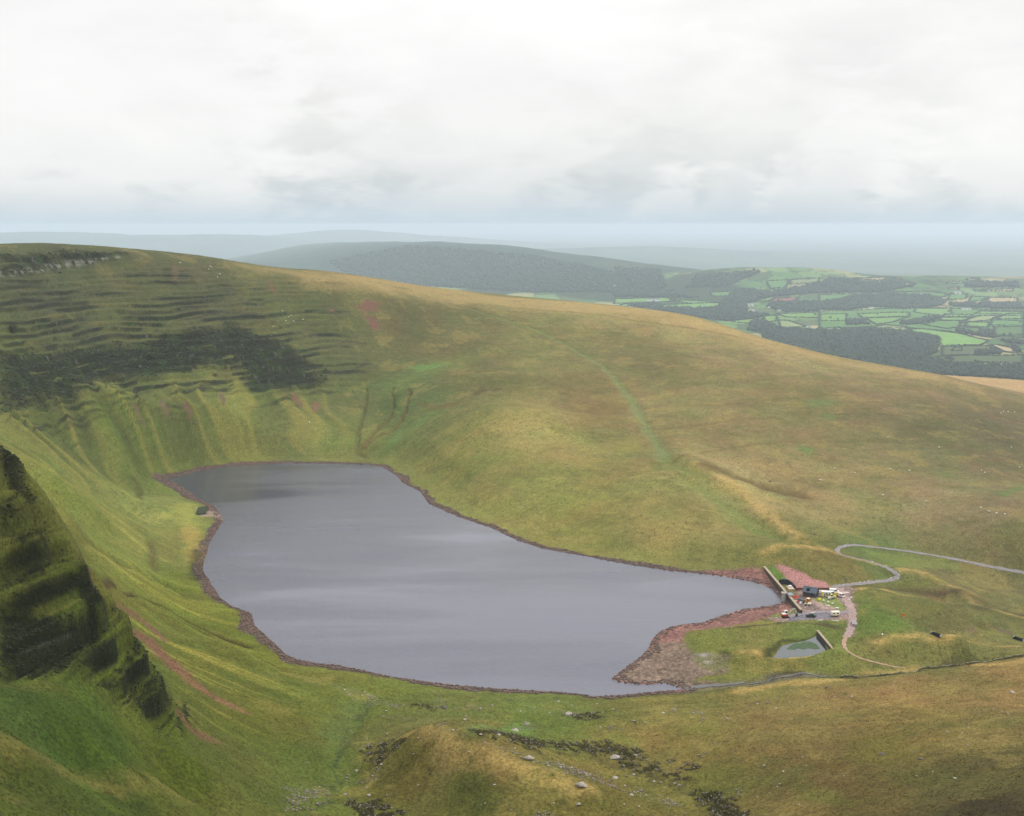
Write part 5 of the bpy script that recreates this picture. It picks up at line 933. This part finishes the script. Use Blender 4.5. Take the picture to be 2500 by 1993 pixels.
for u, v, rz, L, l in [(2285, 1552, R(-52), 5.2, 'black open trough lying in the grass left of the two'), (2487, 1563, R(-58), 5.8, 'black open trough at the right beside bare soil')]:
    p = spot(u, v); r = thing('water_trough', l, 'trough', p, rz, 'black troughs in the lower valley'); b = MB(); b.box((0, 0, .15), (L, 1.7, .3)); [b.box((0, s*.8, .65), (L, .14, .9)) for s in (-1, 1)]; b.build('basin', M_BLACK, r)
    for s in (-1, 1): MB().box((s*(L/2+.12), 0, .6), (.25, 1.9, 1.2), bev=.03).build('end_plate', M_CONC, r)
for i, (u, v, rz, L, l) in enumerate([(2004, 1515.5, .2, 3, 'pale pipe on the grass below the green pickup'), (2040, 1517, -.4, 4, 'pale pipe lying on the grass below the caravan'), (1985, 1496.5, .3, 3, 'pale pipe lying in the mud above the green pickup')]):
    p = spot(u, v); r = thing('plastic_pipe', l, 'pipe', p, rz, 'pale pipes lying about the yard'); MB().cyl((-L/2, 0, .2), (L/2, 0, .2), .2, n=12).build('pipe', M_WHITE, r)
    MB().cyl((L/2-.25, 0, .2), (L/2+.1, 0, .2), .26, n=12).build('socket', M_STEEL, r)

# ------------------------------------------------------------------ boulders
M_ROCK = mat('grey_boulder', (156, 148, 138), 0.95, 0.35, 1.4, bump=0.6); M_ROCKD = mat('dark_boulder', (96, 88, 80), 0.95, 0.35, 1.4, bump=0.6); M_ROCKR = mat('pale_roadside_stone', (206, 194, 178), 0.95, 0.25, 1.4)
def rock_mesh(seed, m):
    rd = random.Random(seed); bm = bmesh.new(); bmesh.ops.create_icosphere(bm, subdivisions=3, radius=1.0)
    for k in range(9):
        n = Vector((rd.gauss(0, 1), rd.gauss(0, 1), rd.gauss(0, .8))).normalized(); h = rd.uniform(.5, .85)
        for v in bm.verts:
            d = v.co.dot(n)
            if d > h: v.co -= n*(d-h)*.92
    for v in bm.verts: v.co = v.co*(1+rd.uniform(-.03, .03)); v.co.z *= .62
    me = bpy.data.meshes.new('boulder'); bm.to_mesh(me); bm.free(); me.materials.append(m); return me
RK = [rock_mesh(40+i, M_ROCK) for i in range(5)]; RKD = [rock_mesh(60+i, M_ROCKD) for i in range(3)]; RKP = [rock_mesh(70+i, M_ROCKR) for i in range(3)]
def boulder(u, v, wpx, label, group=None, ms=None, flat=1.0, seed=None, name='boulder'):
    p = spot(u, v); dist = (p-cam.location).length; w_ = 0.82*wpx*dist/FPX; rd = random.Random(seed if seed is not None else int(u*7+v*13)); o = bpy.data.objects.new(name, rd.choice(ms or RK)); COL.objects.link(o)
    o.location = p + Vector((0, 0, w_*.06*flat)); o.scale = (w_*.52, w_*.52*rd.uniform(.7, 1), w_*.52*flat); o.rotation_euler = (rd.uniform(-.15, .15), rd.uniform(-.15, .15), rd.uniform(-.5, .5)); return tag(o, label, 'boulder', group)
def r6(x, y): return 700+x*.5566, 1600+y*.5566
def r8(x, y): return 1800+x*.3247, 1480+y*.3247
SINGLE = [(r6(1290, 575), 38, 'largest pale grey boulder, on the right flank of the mound'), (r6(1060, 455), 32, 'large grey boulder at the top of the stony line right of the mound'), (r6(1235, 260), 22, 'large grey boulder beside the dark rush clump near the lake'), (r6(1265, 268), 14, 'smaller boulder touching the large one by the lakeside rush clump'), (r6(1050, 303), 22, 'pale boulder above a broken slab between mound and lake'), (r6(1000, 330), 24, 'broken flat slab of rock between the mound and the lake'), (r6(690, 232), 22, 'large brown grey boulder at the end of the scree by the lake'), (r6(1440, 450), 34, 'long low pale slab in the dark rush bed'), (r6(1530, 440), 17, 'pale boulder right of the long slab in the rush bed'), (r6(1280, 655), 17, 'grey boulder near the bottom edge with a dark bush above'), (r6(1510, 615), 17, 'grey boulder right of the largest boulder on the mound flank'),
 (r6(1440, 540), 17, 'pale boulder at the left end of the lower stony line'), (r8(675, 618), 13, 'dark grey boulder near the upper edge of the tan moor'), (r8(225, 730), 12, 'dark boulder standing alone on the lower left of the tan moor'), (r8(1085, 1115), 20, 'long brownish boulder in the middle of the right hand moor'), (r8(1380, 1152), 18, 'flat double stone right of the long brownish boulder'), (r8(2065, 650), 15, 'pale lilac boulder at the far right of the moor'), (r8(1635, 1298), 14, 'flat pale stone at the lower right of the moor'), (r6(305, 507), 12, 'grey boulder highest in the green gully left of the mound'), (r6(325, 560), 14, 'dark boulder in the green gully left of the mound'), (r6(360, 617), 14, 'pale boulder above the dark rushes left of the mound'), (r6(255, 612), 14, 'grey boulder leftmost in the green gully by the mound')]
for (u, v), w_, l in SINGLE: boulder(u, v, w_, l, ms=RKD if ('dark' in l.split()[:1] or 'brown' in l) else RK, flat=.7 if 'flat' in l or 'long' in l else 1)
GR = [([(800,425),(555,435),(910,570),(985,680),(575,365),(575,570),(870,650),(1170,650)], 9, 'small grey boulder on the grass of the moraine mound', 'boulders on the mound'),
      ([(850,235),(900,222),(1025,247),(1085,232),(1150,255),(1190,205),(1250,220),(1360,215),(1430,240),(780,285),(785,268),(730,330),(850,350),(870,385),(930,350),(940,408),(1000,410)], 11, 'grey boulder on the grass between the mound and the near lake shore', 'boulders between mound and lake'),
      ([(440,345),(350,368),(415,480),(390,545),(375,530),(350,580),(425,268),(435,245),(290,200)], 9, 'grey boulder in or above the green gully left of the mound', 'boulders around the gully'),
      ([(1375,318),(1570,298),(1650,255),(1780,255),(1820,258),(1930,278),(2108,210),(1700,240),(1520,290)], 12, 'grey boulder on the pale slope right of the rush bed', 'boulders on the pale slope'),
      ([(1250,495),(1210,480),(1610,555),(1640,560),(1700,565),(1720,570),(1840,605),(1520,525),(1885,625),(1905,688),(1870,685),(1480,655),(1545,665),(1420,575),(1310,520),(1330,525)], 10, 'grey boulder along the lower stony line beside the peat', 'boulders along the stony line')]
for P, w_, l, g in GR:
    for k, q in enumerate(P): boulder(*r6(*q), w_*random.uniform(.7, 1.15), l, g, seed=k)
for k, q in enumerate([(1735,915),(1690,960),(1720,1000),(1730,1050),(1345,1278),(800,1280),(520,1200),(200,1200),(315,1340),(300,1360),(540,683),(670,685),(735,685),(490,755),(290,768),(400,640),(1265,572),(1170,597),(2035,815),(1925,775),(1000,765),(740,770),(1115,760),(240,1405),(465,1495),(1470,1248),(1315,1100),(490,1140),(860,680),(300,695),(390,720),(150,735),(345,1245),(150,1435),(1580,945),(1990,795)]):
    boulder(*r8(*q), 8*random.uniform(.6, 1.1), 'small grey stone scattered on the open right hand moor', 'stones on the right hand moor', seed=k)
for k in range(46):
    u, v = random.uniform(1250, 1620), random.uniform(1130, 1290)
    if (u-1430)**2/190**2+(v-1210)**2/80**2 < 1: boulder(u, v, random.uniform(3, 6.5), 'small dark stone on the grass slope beyond the lake', 'stones on the slope beyond the lake', RKD, .8, seed=k)
for k, (u, v) in enumerate([(2120,1418),(2100,1422),(2080,1424),(2070,1426),(2140,1416),(2160,1413),(2175,1412),(2192,1413),(2196,1405),(2197,1396),(2163,1381),(2130,1372),(2064,1334),(2060,1428),(2042,1437),(2036,1437),(2086,1424),(2110,1420)]): boulder(u, v, random.uniform(3, 6), 'pale stone on the verge of the bending track', 'stones along the track verge', RKP, seed=k)
for k in range(46):
    u, v = random.choice([(2070, 1446), (2078, 1440), (1950, 1478), (1965, 1485), (1990, 1488), (1940, 1466), (1900, 1512), (1960, 1511), (2040, 1440)]); u += random.gauss(0, 8); v += random.gauss(0, 3.2)
    boulder(u, v, random.uniform(2.2, 5.5), 'pale block of rubble lying about the muddy yard below the dam', 'rubble in the yard', RKP, .9, seed=k, name='rubble_block')
boulder(2065, 1416, 9, 'dark boulder heap on the hump above the track', ms=RKD); boulder(1988, 1305, 8, 'dark boulder on the tan slope above the hump', ms=RKD); boulder(1880, 1176, 9, 'dark boulder on the big hillside beside the brown bog strip', ms=RKD)
for k in range(64):
    P = SCREE[[0, 4, 4, 5, 0, 4][k % 6]]; 
    for _ in range(60):
        u = random.uniform(min(q[0] for q in P), max(q[0] for q in P)); v = random.uniform(min(q[1] for q in P), max(q[1] for q in P))
        if poly_sd(np.array([u]), np.array([v]), P)[0] < 3: break
    boulder(u, v, random.uniform(4, 8), ['grey stone in the scree strip below the near lake shore', 'grey stone in the long stony line down the mound', 'grey stone in the long stony line down the mound', 'grey stone in the stone patch at the bottom left of the mound', 'grey stone in the scree strip below the near lake shore', 'grey stone in the long stony line down the mound'][k % 6], ['stones of the lakeside scree', 'stones of the mound line', 'stones of the mound line', 'stones of the lower patch', 'stones of the lakeside scree', 'stones of the mound line'][k % 6], seed=k)
for k in range(34):
    i = random.choice(list(range(0, 48))); u, v = LAKE_PX[i]; boulder(u+random.uniform(-4, 4), v-random.uniform(2, 7) if i < 34 else v+random.uniform(0, 4), random.uniform(3, 6), 'dark stone on the red shingle shore across the lake', 'stones on the far shore', RKD, .8, seed=k)

# ------------------------------------------------------------------ stuff: loose scree, rushes, heather on the crags
def tri_cloud(name, V, F, m, smooth=False):
    me = bpy.data.meshes.new(name); V = np.asarray(V, np.float32); F = np.asarray(F, np.int32); k = F.shape[1]
    me.vertices.add(len(V)); me.vertices.foreach_set('co', V.ravel()); me.loops.add(F.size); me.loops.foreach_set('vertex_index', F.ravel()); me.polygons.add(len(F)); me.polygons.foreach_set('loop_start', np.arange(0, F.size, k, dtype=np.int32))
    if smooth: me.polygons.foreach_set('use_smooth', np.ones(len(F), bool))
    me.update(calc_edges=True); me.materials.append(m); o = bpy.data.objects.new(name, me); COL.objects.link(o); o['kind'] = 'stuff'; return o
def ico(sub):
    bm = bmesh.new(); bmesh.ops.create_icosphere(bm, subdivisions=sub, radius=1.0); bm.verts.ensure_lookup_table(); v = np.array([q.co[:] for q in bm.verts]); f = np.array([[q.index for q in fc.verts] for fc in bm.faces]); bm.free(); return v, f
I1, I2 = ico(1), ico(2)
def blobs(name, pts, rad, hz, m, sub=I1, jit=0.3, sink=0.3):
    bv, bf = sub; n = len(pts); V = np.repeat(bv[None], n, 0)*(1+jit*rng.uniform(-1, 1, (n, len(bv), 1))); V = V*rad[:, None, None]*np.array([1, 1, 1.0]); V[:, :, 2] *= hz; V += pts[:, None, :]; V[:, :, 2] += (rad*hz*(1-sink))[:, None]
    F = bf[None]+np.arange(n)[:, None, None]*len(bv); return tri_cloud(name, V.reshape(-1, 3), F.reshape(-1, 3), m)
def pick(mask, n, seed=1):
    g = np.random.default_rng(seed); I = np.nonzero(mask > 0.35)[0]; wgt = mask[I]; return g.choice(I, min(n, len(I)), replace=False, p=wgt/wgt.sum())
I = pick(np.clip(SM+0.4*(RM > .3)+0.36*(fbm(VX/16, VY/16, 3, 441) > .42)*(RR.ravel() < 520)*(SDL > 12)*(np.abs(AZ.ravel()) < .2), 0, 1), 2600, 2); blobs('scree', np.stack([VX[I], VY[I], VZ2[I]], 1)+rng.uniform(-.4, .4, (len(I), 3))*[1, 1, 0], rng.uniform(.12, .5, len(I))**1.3*1.2, .6, mat('scree_stone', (126, 118, 110), 0.95, 0.45, 0.6))
I = pick(shore*(SDL > .3)*(np.abs(AZ.ravel()) < .44), 5200, 6); blobs('shore_stones', np.stack([VX[I], VY[I], VZ2[I]], 1), rng.uniform(.15, .62, len(I)), .6, mat('shore_stone', (112, 96, 88), 0.95, 0.5, 0.3))
M_HEATH = mat('dark_heather', (54, 64, 36), 0.95, 0.6, 0.25); M_RUSH = mat('dark_rushes', (92, 88, 48), 0.9, 0.5, 0.4)
I = pick(ROCK*(CLIFF > .3), 3600, 3); blobs('heather', np.stack([VX[I], VY[I], VZ2[I]], 1), rng.uniform(.4, 1.3, len(I)), .5, M_HEATH)
I = pick(ROCKB, 2200, 4); blobs('heather', np.stack([VX[I], VY[I], VZ2[I]], 1), rng.uniform(.12, .5, len(I)), .5, mat('crag_heather', (40, 46, 24), 0.95, 0.5, 0.6))
def tufts(name, I, h0, h1, nb, spread, m):
    n = len(I); base = np.stack([VX[I], VY[I], VZ2[I]], 1); a = rng.uniform(0, 2*math.pi, (n, nb)); rr_ = rng.uniform(0, spread, (n, nb)); h = rng.uniform(h0, h1, (n, nb)); tilt_ = rng.uniform(.1, .5, (n, nb))*h
    c = base[:, None, :]+np.stack([np.cos(a)*rr_, np.sin(a)*rr_, 0*a-.05], -1); b = a+rng.uniform(-1, 1, (n, nb)); wv = np.stack([-np.sin(b), np.cos(b), 0*b], -1)*0.09*(h/h1)[..., None]
    V = np.stack([c-wv, c+wv, c+np.stack([np.cos(a)*tilt_, np.sin(a)*tilt_, h], -1)], 2).reshape(-1, 3); return tri_cloud(name, V, np.arange(len(V)).reshape(-1, 3), m)
I = pick(RM, 3200, 5); tufts('rushes', I, .35, .9, 12, .45, M_RUSH)

# tussocks: the rough grass of the nearest slopes, each tuft coloured like the turf it grows from
g_ = np.random.default_rng(8); rI = RR.ravel(); cand = np.nonzero((rI > 215) & (rI < 640) & (np.abs(AZ.ravel()) < R(25)) & (SDL > 14) & (RM < .3) & (SM < .3) & (ROCKB < .3))[0]
wgt = np.minimum(np.gradient(rr)[cand//NA]/1.1, 1.5)*rI[cand]*(0.35+sst(-0.2, 0.4, fbm(VX[cand]/9, VY[cand]/9, 3, 431))); I = g_.choice(cand, 42000, replace=False, p=wgt/wgt.sum())
mt = bpy.data.materials.new('tussock_grass'); mt.use_nodes = True; nt = mt.node_tree; bs = nt.nodes['Principled BSDF']; at_ = nn(nt, 'ShaderNodeAttribute', attribute_name='turf'); nt.links.new(at_.outputs['Color'], bs.inputs['Base Color']); bs.inputs['Roughness'].default_value = 1.0; bs.inputs['Specular IOR Level'].default_value = 0.05
o = tufts('tussocks', I, .16, .42, 6, .30, mt); cc = np.repeat(C[I]*np.exp(rng.normal(0, .28, (len(I), 1)))*[1.12, 1.0, .9], 18, 0); ca = o.data.attributes.new('turf', 'FLOAT_COLOR', 'POINT'); d_ = np.ones((len(cc), 4), np.float32); d_[:, :3] = np.clip(cc, .004, .7); ca.data.foreach_set('color', d_.ravel())

# ------------------------------------------------------------------ trees, hedges and farms beyond
M_LEAF = mat('tree_foliage', (50, 72, 42), 0.9, 0.45, 0.12); M_LEAFD = mat('wood_canopy', (36, 56, 42), 0.95, 0.5, 0.03); M_BARK = mat('bark', (84, 72, 58), 0.95, 0.3, 2.0)
WP = []; WR = []
for Pw, P, sp in WW:
    Pp = np.array(P); x0, y0 = Pp.min(0); x1, y1 = Pp.max(0); n = int((x1-x0)*(y1-y0)/sp); uu = rng.uniform(x0, x1, n); vv = rng.uniform(y0, y1, n); k = poly_sd(uu, vv, P) < 0; uu, vv = uu[k], vv[k]
    for u, v in zip(uu, vv):
        q = far(u, v); r_ = math.hypot(*q); WP.append((q[0], q[1])); WR.append(max(5.0, min(r_*.00125, 6.5+r_*.0004))*random.uniform(.7, 1.35))
WP = np.array(WP); WR = np.array(WR); print('wood blobs', len(WP))
blobs('woodland', np.stack([WP[:, 0], WP[:, 1], farm_z(WP[:, 0], WP[:, 1])], 1), WR, 1.0, M_LEAFD, jit=.3, sink=.25)
HP = []
for Pw, P, c in FW:
    n = len(P)
    for i in range(n):
        a, b = np.array(Pw[i]), np.array(Pw[(i+1) % n]); L = np.hypot(*(b-a)); ang_ = abs(P[i][0]-P[(i+1) % n][0])+4*abs(P[i][1]-P[(i+1) % n][1]); k = int(ang_/2.2)+2
        if L > 6000: continue
        for t in np.linspace(0, 1, k):
            if random.random() < .8: HP.append(a+(b-a)*(t+random.uniform(-.5, .5)/k))
HP = np.array(HP); hr = np.hypot(HP[:, 0], HP[:, 1]); blobs('hedgerows', np.stack([HP[:, 0], HP[:, 1], farm_z(HP[:, 0], HP[:, 1])], 1), np.maximum(2.5, hr*.00042)*rng.uniform(.7, 1.7, len(HP)), .9, M_LEAFD, jit=.3, sink=.3)
def tree_proto(seed, label, group):
    rd = random.Random(seed); r = thing('broadleaf_tree', label, 'tree', (0, 0, 0), 0, group); H = 13.0
    b = MB(); b.cyl((0, 0, -.8), (0, 0, 4.2), .55, .32, 10)
    for k in range(6):
        a = k*1.05+rd.uniform(-.3, .3); b.cyl((0, 0, 3.2+.25*k), (math.cos(a)*3.4, math.sin(a)*3.4, 6.5+rd.uniform(0, 3)), .2, .05, 6)
    b.build('trunk', M_BARK, r); V = []; F = []; n = 0
    cl = [(rd.gauss(0, 2.3), rd.gauss(0, 2.3), rd.uniform(4.2, 11.2)) for _ in range(26)]
    for cx_, cy_, cz_ in cl:
        s = rd.uniform(1.1, 2.2)*(1.15-abs(cz_-7)/9)
        for _ in range(26):
            d = Vector((rd.gauss(0, 1), rd.gauss(0, 1), rd.gauss(0, .8))).normalized()*s*rd.uniform(.55, 1.05); p_ = Vector((cx_, cy_, cz_))+d; t1 = Vector((rd.gauss(0, 1), rd.gauss(0, 1), rd.gauss(0, 1))).normalized(); t2 = t1.cross(d.normalized()+Vector((.01, .02, .03))).normalized(); q = rd.uniform(.35, .65)
            V += [p_-t1*q, p_+t2*q, p_+t1*q, p_-t2*q]; F.append((n, n+1, n+2, n+3)); n += 4
    me = bpy.data.meshes.new('crown'); me.from_pydata(V, [], F); me.materials.append(M_LEAF); o = bpy.data.objects.new('crown', me); COL.objects.link(o); o.parent = r; return r
EDGE = [(2020,855),(2035,860),(2050,862),(2068,868),(2085,868),(2095,874),(2110,872),(2122,880),(2130,874),(2140,884),(2152,877),(2160,888),(2170,880),(2182,886),(2190,893),(2200,886),(2212,896),(2222,890),(2232,900),(2240,893),(2252,902),(2262,897),(2275,908),(2288,903),(2300,911),(2312,904),(2318,914),(2330,910),(2345,914),(2358,911),(2370,917),(2384,912),(2398,918),(2412,915),(2426,921),(2440,917),(2455,924),(2470,919),(2485,925),(2496,921),(2260,885),(2300,890),(2340,895),(2380,898),(2420,902),(2460,905),(2490,908)]
FIELDT = [(2142,770),(2107,769),(2278,790),(2280,786),(2027,780),(2045,783),(2490,790),(2450,822),(2466,820),(2490,822),(2340,800),(2316,764),(1860,785),(1868,790),(2190,700),(1935,760),(1970,765),(1990,772),(2010,752)]
protos = [tree_proto(101+i, 'dark green broadleaf tree in the row just beyond the ridge', 'trees just beyond the ridge') for i in range(3)]
for k, (u, v) in enumerate(EDGE):
    q = far(u, v); o = protos[k] if k < 3 else copy_tree(protos[k % 3]); s = random.uniform(.8, 1.35); o.location = (q[0], q[1], float(farm_z(*q))); o.rotation_euler = (0, 0, random.uniform(0, 6)); o.scale = (s, s, s*random.uniform(.85, 1.1))
for k, (u, v) in enumerate(FIELDT):
    q = far(u, v); o = copy_tree(protos[k % 3]); o['label'] = 'dark tree standing alone among the distant green fields'; o['group'] = 'lone trees among the fields'; s = random.uniform(1.0, 1.5); o.location = (q[0], q[1], float(farm_z(*q))); o.rotation_euler = (0, 0, random.uniform(0, 6)); o.scale = (s, s, s)
def house(u, v, L, Wd, H, label, rz=0.0, group=None, cat='house', name='farmhouse'):
    q = far(u, v); r = thing(name, label, cat, (q[0], q[1], float(farm_z(*q))), rz, group); MB().prism([(-Wd/2, -2), (Wd/2, -2), (Wd/2, H), (0, H+Wd*.42), (-Wd/2, H)], -L/2, L/2, 'X').build('wall', M_WHITE, r)
    b = MB()
    for s in (-1, 1): b.prism([(s*(Wd/2+.4), H-.3), (0, H+Wd*.43), (0, H+Wd*.43+.35), (s*(Wd/2+.45), H+.05)], -L/2-.3, L/2+.3, 'X')
    rf = b.build('roof', M_SLATE if cat == 'house' else M_STEEL, r)
    if cat == 'house':
        for s in (-1, 1): MB().box((s*(L/2-.6), 0, H+Wd*.43+.8), (.8, .8, 1.8)).build('chimney', M_HUT, rf)
        for i in range(3): MB().box((-L/3+i*L/3, -Wd/2-.03, H*.6), (1.2, .1, 1.4)).build('window', M_GLASS, r)
    else: MB().box((0, -Wd/2-.03, H*.4), (L*.2, .1, H*.7)).build('door', M_DARK, r)
house(2468, 890, 13, 7, 6, 'brightest white farmhouse among the trees at the far right', .2); house(2484, 891, 16, 6, 4, 'long white cottage right of the brightest farmhouse', -.1); house(2355, 757.5, 30, 12, 7, 'white farm building left of its pair at the hedged fields', .1, cat='barn', name='barn'); house(2366, 757, 22, 12, 7, 'white farm building right of its pair at the hedged fields', -.1, cat='barn', name='barn')
house(1595, 736, 85, 18, 8, 'very long white barn on the green fields left of the valley', .05, cat='barn', name='barn'); house(1832, 747, 40, 16, 8, 'white barn at the edge of the wood below the hill', .1, cat='barn', name='barn'); house(1833, 760, 45, 14, 6, 'low white barn among trees in the middle valley', 0, cat='barn', name='barn'); house(1878, 752, 18, 9, 7, 'white farmhouse at the field corner below the red field', .2); house(1903, 759, 20, 9, 6, 'white farmhouse nearest the lone trees below the red field', 0); house(1932, 761, 24, 10, 6, 'pale farmhouse right of the others in the middle valley', .1); house(2109, 742, 14, 8, 7, 'tiny white house alone in the dark distant wood', 0); house(2338, 718, 45, 18, 8, 'pale barn beside tan fields on the far plateau', 0, cat='barn', name='barn'); house(2128, 753, 24, 10, 6, 'pale farmhouse below the dark distant wood', 0); house(1975, 800, 26, 10, 5, 'grey roofed farm building by the pale field above the wood', .1, cat='barn', name='barn')

# ------------------------------------------------------------------ sheep and the lone bush
def sheep_proto():
    r = thing('sheep', 'white sheep', 'sheep'); b = MB(); b.blob((0, 0, .62), (.62, .3, .3), 3, .03, 1); b.build('fleece', mat('fleece', (226, 222, 208), .95, .1, 4), r, True)
    h = MB(); h.blob((.68, 0, .82), (.19, .1, .12), 2, .02, 2); h.cyl((.45, 0, .68), (.62, 0, .82), .14, .1, 10); [h.blob((.58, s*.13, .86), (.05, .09, .03), 1, 0, 3) for s in (-1, 1)]; h.build('head', mat('sheep_face', (210, 202, 188), .9, .1, 4), r, True)
    for x in (-.38, .36):
        for s in (-1, 1): MB().cyl((x, s*.14, 0), (x, s*.14, .45), .045, .065, 8).build('leg', mat('sheep_leg', (150, 140, 126), .9, .1), r)
    return r
SHEEP = [([(440,643),(510,659),(513,652),(517,654),(537,671),(531,678.5)], 'white sheep grazing high on the headwall below the skyline', 'sheep high on the headwall'), ([(690,761),(705,775),(711,772),(717,786),(740,782),(667,800),(698,785)], 'white sheep grazing above the dark crags of the headwall', 'sheep above the crags'),
         ([(2444,1010),(2450,1006),(2461,1007),(2477,1008),(2167,1069),(2293,1094),(2469,1094)], 'white sheep high on the big right hand hillside', 'sheep high on the hillside'), ([(2038,1146),(2087,1156.5),(2173,1147),(2220,1151),(2396,1151),(2404,1156),(2489,1143),(2001,1174),(2005,1175)], 'white sheep halfway down the right hand hillside', 'sheep halfway down'), ([(2156,1211),(2262,1226),(2395,1242),(2415,1251),(2433,1256),(2453,1258)], 'white sheep low on the right hand hillside above the track', 'sheep low on the hillside')]
sp_ = sheep_proto(); first = True
for P, l, g in SHEEP:
    for u, v in P:
        o = sp_ if first else copy_tree(sp_); first = False; p = spot(u, v); o.location = p; o.rotation_euler = (0, 0, random.uniform(0, 6.3)); o.scale = (1.25,)*3; o['label'] = l; o['group'] = g
o = copy_tree(sp_); o.location = spot(755.5, 1033); o['label'] = 'lone white sheep on the lower headwall near the lake'; del o['group']
o = copy_tree(sp_); o.location = spot(2154, 1553); o['label'] = 'lone white sheep in the hollow right of the lower road'; del o['group']
p = spot(31, 812); r = thing('thorn_bush', 'single dark thorn bush clinging to the left headwall', 'bush', p); b = MB(); [b.cyl((0, 0, -.5), (random.uniform(-1.5, 1.5), random.uniform(-1, 1), 3), .15, .05, 6) for _ in range(5)]; b.build('stems', M_BARK, r)
V = []; F = []
for k in range(500):
    c = Vector((random.gauss(0, 1.7), random.gauss(0, 1.2), 3+random.gauss(0, 1.5))); t1 = Vector((random.gauss(0, 1), random.gauss(0, 1), random.gauss(0, 1))).normalized(); t2 = t1.orthogonal().normalized(); F.append(tuple(range(len(V), len(V)+4))); V += [c-t1*.4, c+t2*.4, c+t1*.4, c-t2*.4]
me = bpy.data.meshes.new('leaves'); me.from_pydata(V, [], F); me.materials.append(M_HEATH); o = bpy.data.objects.new('leaves', me); COL.objects.link(o); o.parent = r
